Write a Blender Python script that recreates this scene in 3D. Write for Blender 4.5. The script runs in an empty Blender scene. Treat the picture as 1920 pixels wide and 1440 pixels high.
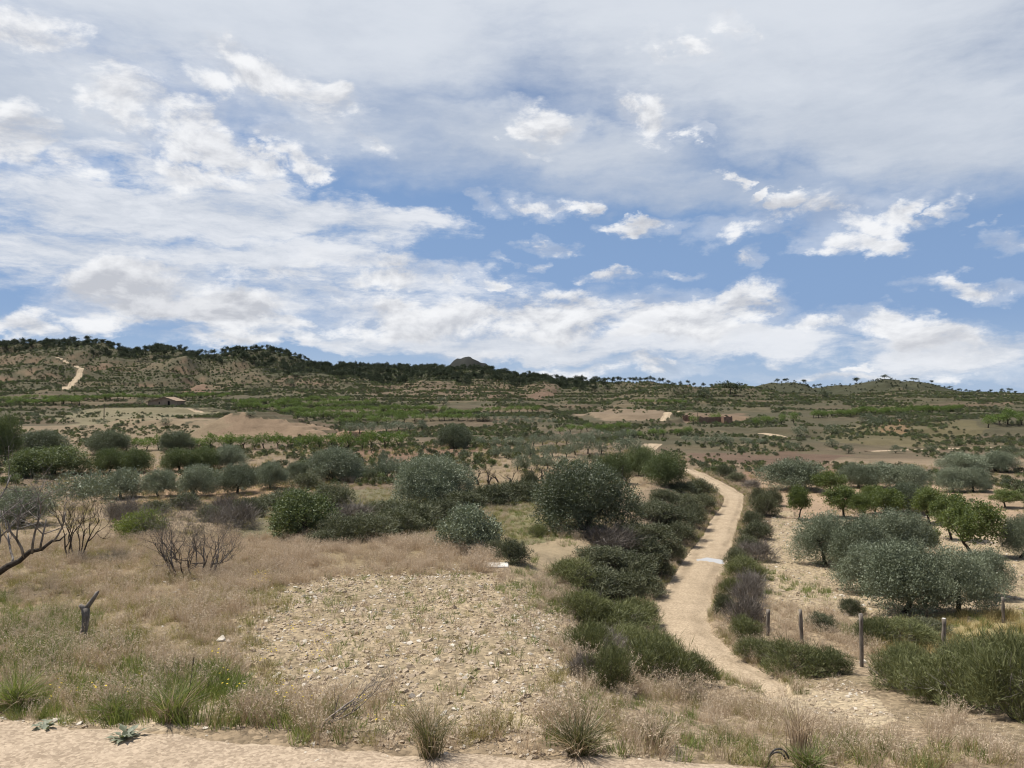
import bpy, math, random
import numpy as np
from mathutils import Vector, Matrix

# ------------------------------------------------------------------ camera, sky, sun, exposure
F, CX, HY, EYE = 1442.0, 960.0, 740.0, 4.4      # focal length in photo pixels, centre column, horizon row, eye height
S = bpy.context.scene
COL = S.collection
S.view_settings.view_transform = 'Standard'
S.view_settings.look = 'None'
S.view_settings.exposure = 0.32
S.view_settings.gamma = 1.0
S.view_settings.use_curve_mapping = False
cd = bpy.data.cameras.new('camera'); cam = bpy.data.objects.new('camera', cd); COL.objects.link(cam)
cam.location = (0, 0, EYE); cam.rotation_euler = (math.pi / 2, 0, 0)
cd.sensor_width = 36.0; cd.lens = 36.0 * F / 1920.0; cd.shift_y = (HY - 720.0) / 1920.0
cd.clip_start = 0.1; cd.clip_end = 30000
S.camera = cam

SUN_EL, SUN_AZ = math.radians(64), math.radians(-66)   # azimuth from +Y (view direction), positive to the right
sd = bpy.data.lights.new('sun', 'SUN'); sun = bpy.data.objects.new('sun', sd); COL.objects.link(sun)
sd.energy = 5.0; sd.angle = math.radians(0.6); sd.color = (1.0, 0.95, 0.86)
sun.location = (0, 0, 60)
sdir = Vector((math.sin(SUN_AZ) * math.cos(SUN_EL), math.cos(SUN_AZ) * math.cos(SUN_EL), math.sin(SUN_EL)))
sun.rotation_euler = sdir.to_track_quat('Z', 'Y').to_euler()

W = bpy.data.worlds.new('World'); S.world = W; W.use_nodes = True
wt = W.node_tree
for n in list(wt.nodes): wt.nodes.remove(n)
class NT:
    def __init__(s, t): s.t = t
    def new(s, typ, **kw):
        n = s.t.nodes.new(typ)
        for k, v in kw.items(): setattr(n, k, v)
        return n
    def put(s, sock, v):
        if v is None: return
        if hasattr(v, 'is_output') or isinstance(v, bpy.types.NodeSocket): s.t.links.new(v, sock)
        else: sock.default_value = v
    def m(s, op, a, b=None, c=None, clamp=False):
        n = s.new('ShaderNodeMath', operation=op, use_clamp=clamp)
        s.put(n.inputs[0], a); s.put(n.inputs[1], b); s.put(n.inputs[2], c)
        return n.outputs[0]
    def v(s, op, a, b=None, out=0):
        n = s.new('ShaderNodeVectorMath', operation=op)
        s.put(n.inputs[0], a)
        if b is not None:
            if op == 'SCALE': s.put(n.inputs['Scale'], b)
            else: s.put(n.inputs[1], b)
        return n.outputs[out]
    def dot(s, a, b): return s.v('DOT_PRODUCT', a, b, 1)
    def noise(s, vec, scale, detail=4, rough=0.5, dist=0.0, lac=2.0):
        n = s.new('ShaderNodeTexNoise'); s.put(n.inputs['Vector'], vec)
        n.inputs['Scale'].default_value = scale; n.inputs['Detail'].default_value = detail
        n.inputs['Roughness'].default_value = rough; n.inputs['Distortion'].default_value = dist
        n.inputs['Lacunarity'].default_value = lac
        return n.outputs['Fac']
    def ss(s, x, lo, hi, a=0.0, b=1.0):
        n = s.new('ShaderNodeMapRange', interpolation_type='SMOOTHSTEP')
        s.put(n.inputs['Value'], x); s.put(n.inputs['From Min'], lo); s.put(n.inputs['From Max'], hi)
        s.put(n.inputs['To Min'], a); s.put(n.inputs['To Max'], b)
        return n.outputs[0]
    def mix(s, f, a, b, blend='MIX'):
        n = s.new('ShaderNodeMix', data_type='RGBA', blend_type=blend)
        s.put(n.inputs[0], f); s.put(n.inputs[6], a); s.put(n.inputs[7], b)
        return n.outputs[2]
    def rgb(s, c): 
        n = s.new('ShaderNodeRGB'); n.outputs[0].default_value = (*c, 1); return n.outputs[0]

def c4(c): return (c[0], c[1], c[2], 1.0)

def build_sky():
    N = NT(wt)
    SKY = 0.084
    out = N.new('ShaderNodeOutputWorld'); bg = N.new('ShaderNodeBackground'); bg.inputs[1].default_value = SKY
    wt.links.new(bg.outputs[0], out.inputs[0])
    sky = N.new('ShaderNodeTexSky', sky_type='NISHITA')
    sky.sun_disc = False; sky.sun_elevation = SUN_EL; sky.sun_rotation = SUN_AZ
    sky.altitude = 300; sky.air_density = 1.0; sky.dust_density = 0.6; sky.ozone_density = 1.6
    tc = N.new('ShaderNodeTexCoord'); D = tc.outputs['Generated']
    sx = N.new('ShaderNodeSeparateXYZ'); wt.links.new(D, sx.inputs[0])
    az = N.m('ARCTAN2', sx.outputs[0], sx.outputs[1]); el = N.m('ARCSINE', sx.outputs[2])
    cb = N.new('ShaderNodeCombineXYZ'); wt.links.new(az, cb.inputs[0]); wt.links.new(el, cb.inputs[1]); cb.inputs[2].default_value = 1.0
    P = cb.outputs[0]
    def ang(px, py):
        dx, dy, dz = (px - CX) / F, 1.0, (HY - py) / F
        return math.atan2(dx, dy), math.asin(dz / math.sqrt(dx * dx + dy * dy + dz * dz))
    def ell(px, py, rx, ry, rot=0.0, w=1.0):
        # cloud of given extent around a sky direction: w * (1 - r^2)
        a0, e0 = ang(px, py); t = math.radians(rot)
        a1, e1 = ang(px + rx * math.cos(t), py + rx * math.sin(t))
        a2, e2 = ang(px - ry * math.sin(t), py + ry * math.cos(t))
        Mx = np.array([[a1 - a0, a2 - a0], [e1 - e0, e2 - e0]]); I = np.linalg.inv(Mx)
        r1 = (I[0, 0], I[0, 1], -(I[0, 0] * a0 + I[0, 1] * e0)); r2 = (I[1, 0], I[1, 1], -(I[1, 0] * a0 + I[1, 1] * e0))
        x = N.dot(P, r1); y = N.dot(P, r2)
        r = N.m('MULTIPLY_ADD', x, x, N.m('MULTIPLY', y, y))
        return N.m('MULTIPLY_ADD', r, -w, w)
    def field(lst, base):
        acc = None
        for e in lst:
            v = ell(*e)
            acc = N.m('MAXIMUM', v, base) if acc is None else N.m('SMOOTH_MAX', acc, v, 0.12)
        return acc
    cum = [(290,190,165,68,20,1.1),(395,255,130,56,30,1.1),(350,310,120,40,25,.8),(460,300,95,42,35,1.0),(520,170,160,42,15,.85),(420,110,60,32,40,.7),(545,285,62,40,35,.9),
        (15,275,85,72,10,1.0),(135,300,40,25,30,.5),(40,62,85,40,10,.55),(625,185,85,22,15,.7),
        (280,548,190,55,0,1.1),(420,580,170,42,5,1.0),(140,602,130,36,0,1.0),(580,515,70,40,0,1.0),(628,560,58,24,10,.9),(15,622,70,34,10,1.0),
        (742,525,66,32,-4,1.0),(842,526,58,20,3,.85),(912,518,30,11,0,.6),(690,495,60,18,-10,.6),
        (560,612,210,26,0,.95),(740,605,240,36,-3,1.0),(1000,592,260,44,2,1.05),(1240,592,210,46,0,1.0),(1385,565,70,32,-12,.9),
        (1650,612,190,26,6,.85),(1820,640,180,32,4,.9),(1500,600,70,20,0,.6),
        (1090,696,120,20,0,.95),(1230,694,110,16,3,.9),(1700,700,330,12,0,.45),(480,640,180,12,0,.6),(880,672,70,12,0,.6),
        (1000,384,70,20,6,.95),(895,374,38,20,10,.85),(1078,390,28,15,0,.85),
        (1205,422,72,17,0,.9),(1410,425,130,24,-8,.8),(1600,410,120,40,-3,.9),(1595,462,95,26,6,.95),(1480,385,60,18,-10,.65),(1690,395,50,26,0,.8),
        (1782,392,26,20,0,.6),(1840,433,20,10,0,.6),(1905,465,60,17,-5,.7),
        (1212,222,66,44,15,.85),(1290,260,34,10,5,.7),(1022,235,62,32,25,.75),(975,270,42,9,15,.6),(1035,285,22,7,10,.5),
        (1265,85,50,24,20,.6),(1372,72,52,22,25,.55),(700,266,58,18,18,.75),(240,272,55,10,12,.6),
        (1148,520,50,13,-8,.7),(1040,458,34,12,-6,.55),(1405,498,38,13,-28,.65),(985,495,22,8,0,.5),(1270,508,40,8,-6,.45),(1832,542,120,15,-3,.9),(1600,684,45,7,-2,.7),(1370,333,14,10,0,.6),(1425,362,22,10,-30,.5)]
    sheet = [(300,395,420,66,2,1.0),(600,405,240,48,8,.95),(130,470,280,66,0,.8),(480,480,270,42,-2,.85),(740,420,120,26,4,.75),(340,330,220,30,15,.7),
        (1000,650,480,30,1,1.0),(1380,640,200,34,0,.9),(1760,655,260,42,2,.75),(700,640,360,20,0,.8),(500,540,400,60,0,.55)]
    veil = [(1300,-60,1300,360,4,1.0),(1650,220,620,150,2,.85),(500,30,760,190,2,.9),(1000,260,420,80,8,.75),(40,160,330,130,12,.8),(1250,350,420,50,0,.5),(700,220,420,110,10,.55)]
    # unseen broken cloud for directions off the list, thinned to cut fill light
    outside = N.m('MAXIMUM', N.ss(N.m('ABSOLUTE', az), 0.64, 0.76), N.ss(el, 0.50, 0.60))
    zq = N.m('ADD', N.m('MAXIMUM', sx.outputs[2], 0.0), 0.10)
    cq = N.new('ShaderNodeCombineXYZ'); N.put(cq.inputs[0], N.m('DIVIDE', sx.outputs[0], zq)); N.put(cq.inputs[1], N.m('DIVIDE', sx.outputs[1], zq))
    Q = cq.outputs[0]                                  # flat cloud deck coordinates
    k = 0.80 / SKY
    skyc = N.mix(1.0, sky.outputs[0], c4((0.80, 0.87, 0.96)), 'MULTIPLY')
    hz = N.mix(N.ss(el, 0.0, 0.11), c4([.40 * k, .53 * k, .74 * k]), c4([.24 * k, .37 * k, .62 * k]))
    skyc = N.mix(N.m('MULTIPLY', N.ss(el, 0.42, 0.10), 0.85), skyc, hz)
    # -- elsewhere in the sky
    big = N.noise(Q, 0.9, 5, 0.55)
    oc = N.mix(N.m('MULTIPLY', N.ss(el, 0.1, 0.6), 0.45), skyc, c4([.52 * k, .58 * k, .70 * k]))
    oc = N.mix(N.ss(big, 0.52, 0.70), oc, c4([.82 * k, .84 * k, .87 * k]))
    # -- the sky in view
    wv = N.new('ShaderNodeTexNoise'); N.put(wv.inputs['Vector'], N.v('MULTIPLY', P, (1.0, 1.7, 1.0))); wv.inputs['Scale'].default_value = 11.0; wv.inputs['Detail'].default_value = 5; wv.inputs['Roughness'].default_value = 0.6
    warp = N.v('MULTIPLY', N.v('SUBTRACT', wv.outputs['Color'], (0.5, 0.5, 0.5)), (0.19, 0.085, 0.0))
    P0 = P
    P = N.v('ADD', P0, warp)
    stretch = N.v('MULTIPLY', P0, (1.0, 1.7, 1.0))
    n_c = N.noise(stretch, 10.0, 12, 0.62, 0.25)
    n_up = N.noise(N.v('ADD', stretch, (-0.004, 0.022, 0.0)), 10.0, 5, 0.58, 0.25)
    n_w = N.noise(N.v('MULTIPLY', N.v('ADD', P0, N.v('SCALE', warp, 0.22)), (1.0, 3.6, 1.0)), 6.5, 12, 0.68, 0.12)      # streaky
    n_s = N.noise(N.v('MULTIPLY', P0, (1.0, 2.0, 1.0)), 2.2, 6, 0.55, 0.4)
    M1 = field(cum, -1.6)
    d1 = N.ss(N.m('MULTIPLY_ADD', N.m('SUBTRACT', n_c, 0.5), 5.0, N.m('MULTIPLY_ADD', N.m('SUBTRACT', n_w, 0.5), 1.6, M1)), -0.25, 0.95)
    d1w = N.m('MULTIPLY', N.ss(N.m('MULTIPLY_ADD', N.m('SUBTRACT', n_w, 0.5), 3.4, M1), -0.9, 0.6), 0.32)
    d1 = N.m('MAXIMUM', N.m('MULTIPLY', d1, 0.97), d1w)
    M2 = field(sheet, -1.2)
    d2 = N.m('MULTIPLY', N.ss(N.m('MULTIPLY_ADD', N.m('SUBTRACT', n_w, 0.5), 3.4, M2), -0.35, 0.80), 0.92)
    M3 = field(veil, -1.0)
    d3 = N.m('MULTIPLY', N.ss(N.m('MULTIPLY_ADD', N.m('SUBTRACT', n_s, 0.5), 1.6, N.m('MULTIPLY_ADD', N.m('SUBTRACT', n_w, 0.5), 0.55, M3)), -0.32, 0.75), 0.92)
    vcol = N.mix(N.ss(N.m('ADD', N.m('MULTIPLY_ADD', n_s, 0.8, N.m('MULTIPLY', el, 0.9)), N.m('MULTIPLY', N.m('SUBTRACT', n_w, 0.5), 0.4)), 0.38, 0.92), c4([.46 * k, .52 * k, .62 * k]), c4([.74 * k, .78 * k, .84 * k]))
    col = N.mix(d3, skyc, vcol)
    scol = N.mix(N.ss(n_w, 0.35, 0.65), c4([.62 * k, .66 * k, .73 * k]), c4([.84 * k, .86 * k, .90 * k]))
    col = N.mix(d2, col, scol)
    lit = N.ss(N.m('MULTIPLY_ADD', N.m('SUBTRACT', n_c, n_up), 3.4, N.m('MULTIPLY', M1, -0.12)), -0.75, 0.42)
    grey = field([(300,560,190,42,4,.9),(420,592,150,24,4,.8),(1000,632,380,18,0,.55),(1210,612,70,24,10,.5),(580,530,60,24,0,.5)], -0.5)
    lit = N.m('SUBTRACT', lit, N.m('MULTIPLY', N.ss(grey, 0.0, 0.9), 0.42), clamp=True)
    ccol = N.mix(lit, c4([.55 * k, .57 * k, .62 * k]), c4([.93 * k, .94 * k, .96 * k]))
    col = N.mix(d1, col, ccol)
    wt.links.new(col, bg.inputs[0])
    bg2 = N.new('ShaderNodeBackground'); bg2.inputs[1].default_value = SKY; wt.links.new(oc, bg2.inputs[0])
    ms = N.new('ShaderNodeMixShader'); N.put(ms.inputs[0], outside)
    wt.links.new(bg.outputs[0], ms.inputs[1]); wt.links.new(bg2.outputs[0], ms.inputs[2]); wt.links.new(ms.outputs[0], out.inputs[0])
build_sky()
W.cycles.sampling_method = 'MANUAL'; W.cycles.sample_map_resolution = 256
S.cycles.filter_width = 1.15; S.cycles.max_bounces = 5; S.cycles.diffuse_bounces = 3; S.cycles.transmission_bounces = 3; S.cycles.glossy_bounces = 2

# ------------------------------------------------------------------ noise and mesh helpers
_perm = np.random.RandomState(7).permutation(512)
_perm = np.concatenate([_perm, _perm, _perm])
_ga = np.random.RandomState(8).rand(2048) * 2 * np.pi
def pn(x, y, seed=0):
    x = np.asarray(x, float) + seed * 17.31; y = np.asarray(y, float) + seed * 9.17
    xi = np.floor(x).astype(int); yi = np.floor(y).astype(int); xf = x - xi; yf = y - yi
    def g(ix, iy, dx, dy):
        h = _perm[(_perm[ix & 511] + iy) & 511]
        a = _ga[h]; return np.cos(a) * dx + np.sin(a) * dy
    u = xf * xf * xf * (xf * (xf * 6 - 15) + 10); v = yf * yf * yf * (yf * (yf * 6 - 15) + 10)
    a = g(xi, yi, xf, yf); b = g(xi + 1, yi, xf - 1, yf); c = g(xi, yi + 1, xf, yf - 1); d = g(xi + 1, yi + 1, xf - 1, yf - 1)
    return (a + u * (b - a)) * (1 - v) + (c + u * (d - c)) * v * 1.0
def fbm(x, y, o=4, seed=0, gain=0.5):
    t = 0; a = 1.0; f = 1.0
    for i in range(o):
        t = t + a * pn(x * f, y * f, seed + i * 3); a *= gain; f *= 2.03
    return t * 1.4
def sstep(x, a, b):
    t = np.clip((x - a) / (b - a), 0, 1); return t * t * (3 - 2 * t)

def mk(name, V, T, mats=(), smooth=False, attrs=None, matidx=None):
    V = np.asarray(V, np.float32); T = np.asarray(T, np.int32); k = T.shape[1]
    me = bpy.data.meshes.new(name)
    me.vertices.add(len(V)); me.vertices.foreach_set('co', V.ravel())
    me.loops.add(T.size); me.loops.foreach_set('vertex_index', T.ravel())
    me.polygons.add(len(T)); me.polygons.foreach_set('loop_start', np.arange(0, T.size, k, dtype=np.int32))
    for m in mats: me.materials.append(m)
    if matidx is not None: me.polygons.foreach_set('material_index', np.asarray(matidx, np.int32))
    me.update(calc_edges=True)
    me.polygons.foreach_set('use_smooth', np.full(len(T), smooth))
    for an, (typ, data) in (attrs or {}).items():
        at = me.attributes.new(an, typ, 'POINT')
        at.data.foreach_set('color' if typ == 'FLOAT_COLOR' else ('vector' if typ == 'FLOAT_VECTOR' else 'value'), np.asarray(data, np.float32 if typ != 'INT' else np.int32).ravel())
    me.validate()
    return me

def link(name, me, parent=None, loc=None, rz=0.0, scale=None):
    o = bpy.data.objects.new(name, me); COL.objects.link(o)
    if parent is not None: o.parent = parent
    if loc is not None: o.location = loc
    if rz: o.rotation_euler = (0, 0, rz)
    if scale is not None: o.scale = scale
    return o
def tag(o, label=None, cat=None, group=None, kind=None):
    if label: o['label'] = label
    if cat: o['category'] = cat
    if group: o['group'] = group
    if kind: o['kind'] = kind
    return o
def ordw(i):
    names = ['first','second','third','fourth','fifth','sixth','seventh','eighth','ninth','tenth','eleventh','twelfth']
    if i < len(names): return names[i]
    n = i + 1; s = 'th' if 10 <= n % 100 <= 20 else {1:'st',2:'nd',3:'rd'}.get(n % 10, 'th')
    return f'{n}{s}'

# ------------------------------------------------------------------ materials
def new_mat(name):
    m = bpy.data.materials.new(name); m.use_nodes = True
    for n in list(m.node_tree.nodes): m.node_tree.nodes.remove(n)
    N = NT(m.node_tree); o = N.new('ShaderNodeOutputMaterial'); return m, N, o
def leaf_mat(name, dark, light, trans=0.28, rough=0.55, spec=0.25, tcol=None):
    m, N, o = new_mat(name)
    at = N.new('ShaderNodeAttribute', attribute_name='tint'); oi = N.new('ShaderNodeObjectInfo')
    f = N.m('MULTIPLY_ADD', N.m('SUBTRACT', oi.outputs['Random'], 0.5), 0.5, at.outputs['Fac'], clamp=True)
    col = N.mix(f, c4(dark), c4(light))
    p = N.new('ShaderNodeBsdfPrincipled'); N.put(p.inputs['Base Color'], col)
    p.inputs['Roughness'].default_value = rough; p.inputs['Specular IOR Level'].default_value = spec
    t = N.new('ShaderNodeBsdfTranslucent')
    N.put(t.inputs[0], N.mix(1.0, col, c4(tcol or (1.25, 1.3, 0.6)), 'MULTIPLY'))
    mx = N.new('ShaderNodeMixShader'); mx.inputs[0].default_value = trans
    m.node_tree.links.new(p.outputs[0], mx.inputs[1]); m.node_tree.links.new(t.outputs[0], mx.inputs[2])
    m.node_tree.links.new(mx.outputs[0], o.inputs[0]); return m
def rough_mat(name, a, b, scale=8.0, rough=0.9, bump=0.3, spec=0.15, stretch=(1, 1, 1), coord='Object'):
    m, N, o = new_mat(name); tc = N.new('ShaderNodeTexCoord')
    vec = N.v('MULTIPLY', tc.outputs[coord], stretch)
    n = N.noise(vec, scale, 6, 0.65); col = N.mix(N.ss(n, 0.3, 0.7), c4(a), c4(b))
    p = N.new('ShaderNodeBsdfPrincipled'); N.put(p.inputs['Base Color'], col); p.inputs['Roughness'].default_value = rough
    p.inputs['Specular IOR Level'].default_value = spec
    if bump:
        bp = N.new('ShaderNodeBump'); bp.inputs['Strength'].default_value = bump; bp.inputs['Distance'].default_value = 0.02
        N.put(bp.inputs['Height'], n); m.node_tree.links.new(bp.outputs[0], p.inputs['Normal'])
    m.node_tree.links.new(p.outputs[0], o.inputs[0]); return m
M = {}
M['olive'] = leaf_mat('olive_leaf', (0.105, 0.124, 0.074), (0.245, 0.268, 0.180), 0.12, 0.5, 0.30, (1.1, 1.15, 0.8))
M['olive_green'] = leaf_mat('green_olive_leaf', (0.076, 0.098, 0.040), (0.178, 0.205, 0.098), 0.18)
M['dark_leaf'] = leaf_mat('dark_leaf', (0.062, 0.075, 0.045), (0.160, 0.178, 0.114), 0.14, 0.5, 0.25)
M['almond'] = leaf_mat('almond_leaf', (0.074, 0.097, 0.032), (0.165, 0.195, 0.075), 0.30)
M['almond_bright'] = leaf_mat('bright_almond_leaf', (0.085, 0.125, 0.034), (0.160, 0.215, 0.070), 0.34)
M['bright'] = leaf_mat('bright_bush_leaf', (0.075, 0.098, 0.026), (0.185, 0.215, 0.070), 0.3)
M['broom'] = leaf_mat('broom_stem', (0.052, 0.062, 0.026), (0.205, 0.212, 0.092), 0.14, 0.6, 0.2)
M['rosemary'] = leaf_mat('rosemary_leaf', (0.054, 0.062, 0.035), (0.165, 0.168, 0.100), 0.12, 0.6, 0.2)
M['greyshrub'] = leaf_mat('grey_twigs', (0.085, 0.070, 0.060), (0.290, 0.255, 0.225), 0.05, 0.8, 0.1)
M['pine'] = leaf_mat('pine_needles', (0.024, 0.034, 0.018), (0.070, 0.085, 0.044), 0.10)
M['dry'] = leaf_mat('dry_grass', (0.290, 0.220, 0.150), (0.640, 0.530, 0.400), 0.25, 0.7, 0.15, (1.1, 1.0, 0.85))
M['olivegrass'] = leaf_mat('yellowing_grass', (0.150, 0.135, 0.062), (0.400, 0.345, 0.190), 0.28, 0.7, 0.15)
M['sedge'] = leaf_mat('sedge', (0.080, 0.085, 0.040), (0.240, 0.225, 0.120), 0.2, 0.6, 0.2)
M['straw'] = leaf_mat('straw', (0.26, 0.20, 0.085), (0.54, 0.45, 0.22), 0.3, 0.6, 0.2, (1.1, 1.0, 0.8))
M['green'] = leaf_mat('green_grass', (0.085, 0.115, 0.035), (0.260, 0.295, 0.115), 0.3, 0.6, 0.2)
M['thistle'] = leaf_mat('thistle_leaf', (0.125, 0.140, 0.092), (0.250, 0.265, 0.195), 0.2)
M['yellow'] = leaf_mat('yellow_petal', (0.60, 0.42, 0.02), (0.80, 0.62, 0.05), 0.2)
M['bark'] = rough_mat('bark', (0.030, 0.024, 0.019), (0.085, 0.070, 0.056), 14, 0.95, 0.6)
M['deadwood'] = rough_mat('dead_wood', (0.070, 0.060, 0.052), (0.290, 0.258, 0.228), 10, 0.9, 0.5, stretch=(1, 1, 0.25))
M['twig'] = rough_mat('twig_wood', (0.050, 0.042, 0.036), (0.190, 0.165, 0.142), 10, 0.9, 0.3)
M['post'] = rough_mat('post_wood', (0.080, 0.066, 0.054), (0.270, 0.232, 0.192), 22, 0.9, 0.7, stretch=(1, 1, 0.12))
M['stone'] = rough_mat('pale_stone', (0.27, 0.205, 0.14), (0.47, 0.385, 0.285), 6, 0.9, 0.3)
M['stonew'] = rough_mat('white_stone', (0.42, 0.37, 0.30), (0.64, 0.58, 0.50), 6, 0.9, 0.3)
M['concrete'] = rough_mat('concrete', (0.50, 0.47, 0.42), (0.68, 0.65, 0.60), 9, 0.85, 0.2)
M['adobe'] = rough_mat('adobe_wall', (0.27, 0.195, 0.135), (0.37, 0.275, 0.19), 1.2, 0.95, 0.5)
M['tile'] = rough_mat('old_roof_tile', (0.21, 0.150, 0.105), (0.31, 0.235, 0.17), 2.2, 0.95, 0.4)
M['redwall'] = rough_mat('red_earth_wall', (0.17, 0.105, 0.072), (0.27, 0.175, 0.12), 1.5, 0.95, 0.5)
M['hose'] = rough_mat('weathered_hose', (0.020, 0.019, 0.018), (0.075, 0.070, 0.065), 20, 0.6, 0.2, 0.3)
M['dark_void'] = rough_mat('dark_opening', (0.012, 0.010, 0.009), (0.02, 0.017, 0.014), 3, 0.95, 0.0)

def ground_mat():
    m, N, o = new_mat('ground_soil')
    at = N.new('ShaderNodeAttribute', attribute_name='Col'); st = N.new('ShaderNodeAttribute', attribute_name='stone')
    geo = N.new('ShaderNodeNewGeometry'); Pp = geo.outputs['Position']
    n1 = N.noise(Pp, 0.35, 7, 0.62); n2 = N.noise(Pp, 3.2, 7, 0.70); n3 = N.noise(Pp, 0.05, 5, 0.6)
    v = N.m('ADD', N.m('MULTIPLY_ADD', n1, 0.75, 0.28), N.m('MULTIPLY', n2, 0.70))
    v = N.m('MULTIPLY', v, N.m('MULTIPLY_ADD', n3, 0.5, 0.75))
    col = N.mix(1.0, at.outputs['Color'], N.new('ShaderNodeCombineColor').outputs[0], 'MULTIPLY')
    mul = m.node_tree.nodes[-2] if False else None
    cc = [n for n in m.node_tree.nodes if n.bl_idname == 'ShaderNodeCombineColor'][0]
    for i in range(3): N.put(cc.inputs[i], v)
    # pebbly speckle where the soil is stony
    vo = N.new('ShaderNodeTexVoronoi', feature='F1'); N.put(vo.inputs['Vector'], Pp); vo.inputs['Scale'].default_value = 11.0; vo.inputs['Randomness'].default_value = 1.0
    sp = N.new('ShaderNodeSeparateColor'); N.put(sp.inputs[0], vo.outputs['Color'])
    peb = N.m('MULTIPLY_ADD', sp.outputs[0], 0.75, 0.62)
    cc2 = N.new('ShaderNodeCombineColor'); [N.put(cc2.inputs[i], peb) for i in range(3)]
    pcol = N.mix(1.0, col, cc2.outputs[0], 'MULTIPLY')
    col = N.mix(N.m('MULTIPLY', st.outputs['Fac'], 0.9), col, pcol)
    p = N.new('ShaderNodeBsdfPrincipled'); N.put(p.inputs['Base Color'], col); p.inputs['Roughness'].default_value = 0.95; p.inputs['Specular IOR Level'].default_value = 0.1
    h = N.m('ADD', N.m('MULTIPLY', n2, 0.10), N.m('MULTIPLY', N.m('MULTIPLY', st.outputs['Fac'], N.m('SUBTRACT', 1.0, vo.outputs['Distance'])), 0.05))
    bp = N.new('ShaderNodeBump'); bp.inputs['Strength'].default_value = 0.8; bp.inputs['Distance'].default_value = 1.0
    N.put(bp.inputs['Height'], h); m.node_tree.links.new(bp.outputs[0], p.inputs['Normal'])
    m.node_tree.links.new(p.outputs[0], o.inputs[0]); return m
M['ground'] = ground_mat()

# ------------------------------------------------------------------ terrain shape
_d = np.array([0, 2, 4, 6.2, 7.5, 9, 10.5, 12, 15.5, 20, 26, 34, 48, 60, 68, 85, 110, 140, 200, 280, 340, 450, 700, 1200, 8000.])
_zl = np.array([-1.65, -1.75, -2.7, -4.2, -4.38, -4.4, -4.42, -4.65, -4.95, -5.3, -5.7, -6.1, -6.75, -6.85, -6.84, -6.3, -5.9, -5.6, -4.6, -2.5, -0.6, 0, -2, -8, -30])
_zr = np.array([-1.65, -1.75, -2.7, -4.2, -4.38, -4.42, -4.75, -5.2, -6.15, -7.0, -7.45, -8.1, -8.5, -8.6, -8.6, -8.5, -8.4, -8.0, -7.0, -4.8, -3.0, -2.5, -4, -10, -30])
_tl = np.linspace(0, math.log(8001), 2400); _td = np.exp(_tl) - 1
def _smooth(z):
    v = np.interp(_td, _d, z); k = np.exp(-0.5 * (np.arange(-20, 21) / 9.0) ** 2); k /= k.sum()
    return np.convolve(np.pad(v, 20, 'edge'), k, 'valid')
ZL, ZR = _smooth(_zl), _smooth(_zr)
_be_d = [8, 12, 18, 25, 33, 45, 55, 64, 75, 100, 150, 300]; _be_p = [1500, 1420, 1290, 1205, 1275, 1325, 1350, 1350, 1300, 1230, 1150, 1000]
RIDGES = [  # depth, width in front, width behind, crest as photo (column, row) pairs
    (620, 170, 120, [(-700,655),(-200,652),(0,652),(60,650),(120,648),(165,640),(195,645),(240,660),(300,656),(340,660),(400,668),(440,662),(500,660),(560,672),(640,688),(720,692),(800,694),(860,697),(920,697),(1000,707),(1050,717),(1130,735),(1250,760)]),
    (1150, 120, 200, [(780,735),(828,694),(842,680),(856,671),(868,667),(880,666),(893,669),(906,677),(918,688),(970,730)]),
    (440, 95, 70, [(-600,690),(-200,688),(0,690),(60,684),(110,680),(160,694),(210,712),(260,735),(320,760)]),
    (500, 70, 60, [(230,745),(280,705),(320,674),(350,668),(380,684),(430,708),(480,735),(520,755)]),
    (520, 80, 60, [(430,745),(480,694),(510,686),(560,700),(620,722),(690,745)]),
    (430, 85, 60, [(560,760),(600,728),(650,714),(700,716),(745,724),(790,716),(840,722),(900,740),(960,760)]),
    (470, 90, 60, [(900,755),(960,724),(1020,712),(1080,724),(1140,745),(1180,760)]),
    (560, 110, 90, [(980,735),(1060,712),(1120,712),(1200,714),(1280,720),(1400,735),(1500,752)]),
    (400, 80, 60, [(1080,765),(1140,748),(1200,728),(1270,720),(1340,718),(1420,727),(1480,738),(1600,742),(1760,738),(1920,742),(2200,742),(2700,740)]),
    (820, 110, 120, [(1330,745),(1430,722),(1470,716),(1530,722),(1600,722),(1650,712),(1690,709),(1730,718),(1790,732),(1900,742),(2000,750)]),
    (520, 80, 90, [(1500,745),(1700,735),(1920,738),(2300,736),(2700,735)]),
    (170, 30, 26, [(1500,815),(1600,795),(1720,786),(1850,782),(1990,780),(2300,778),(2700,778)]),
    (215, 24, 22, [(1060,800),(1100,775),(1180,768),(1250,770),(1300,790)]),
]
_rt = [(d, wf, wb, np.array(t, float)) for d, wf, wb, t in RIDGES]
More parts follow.
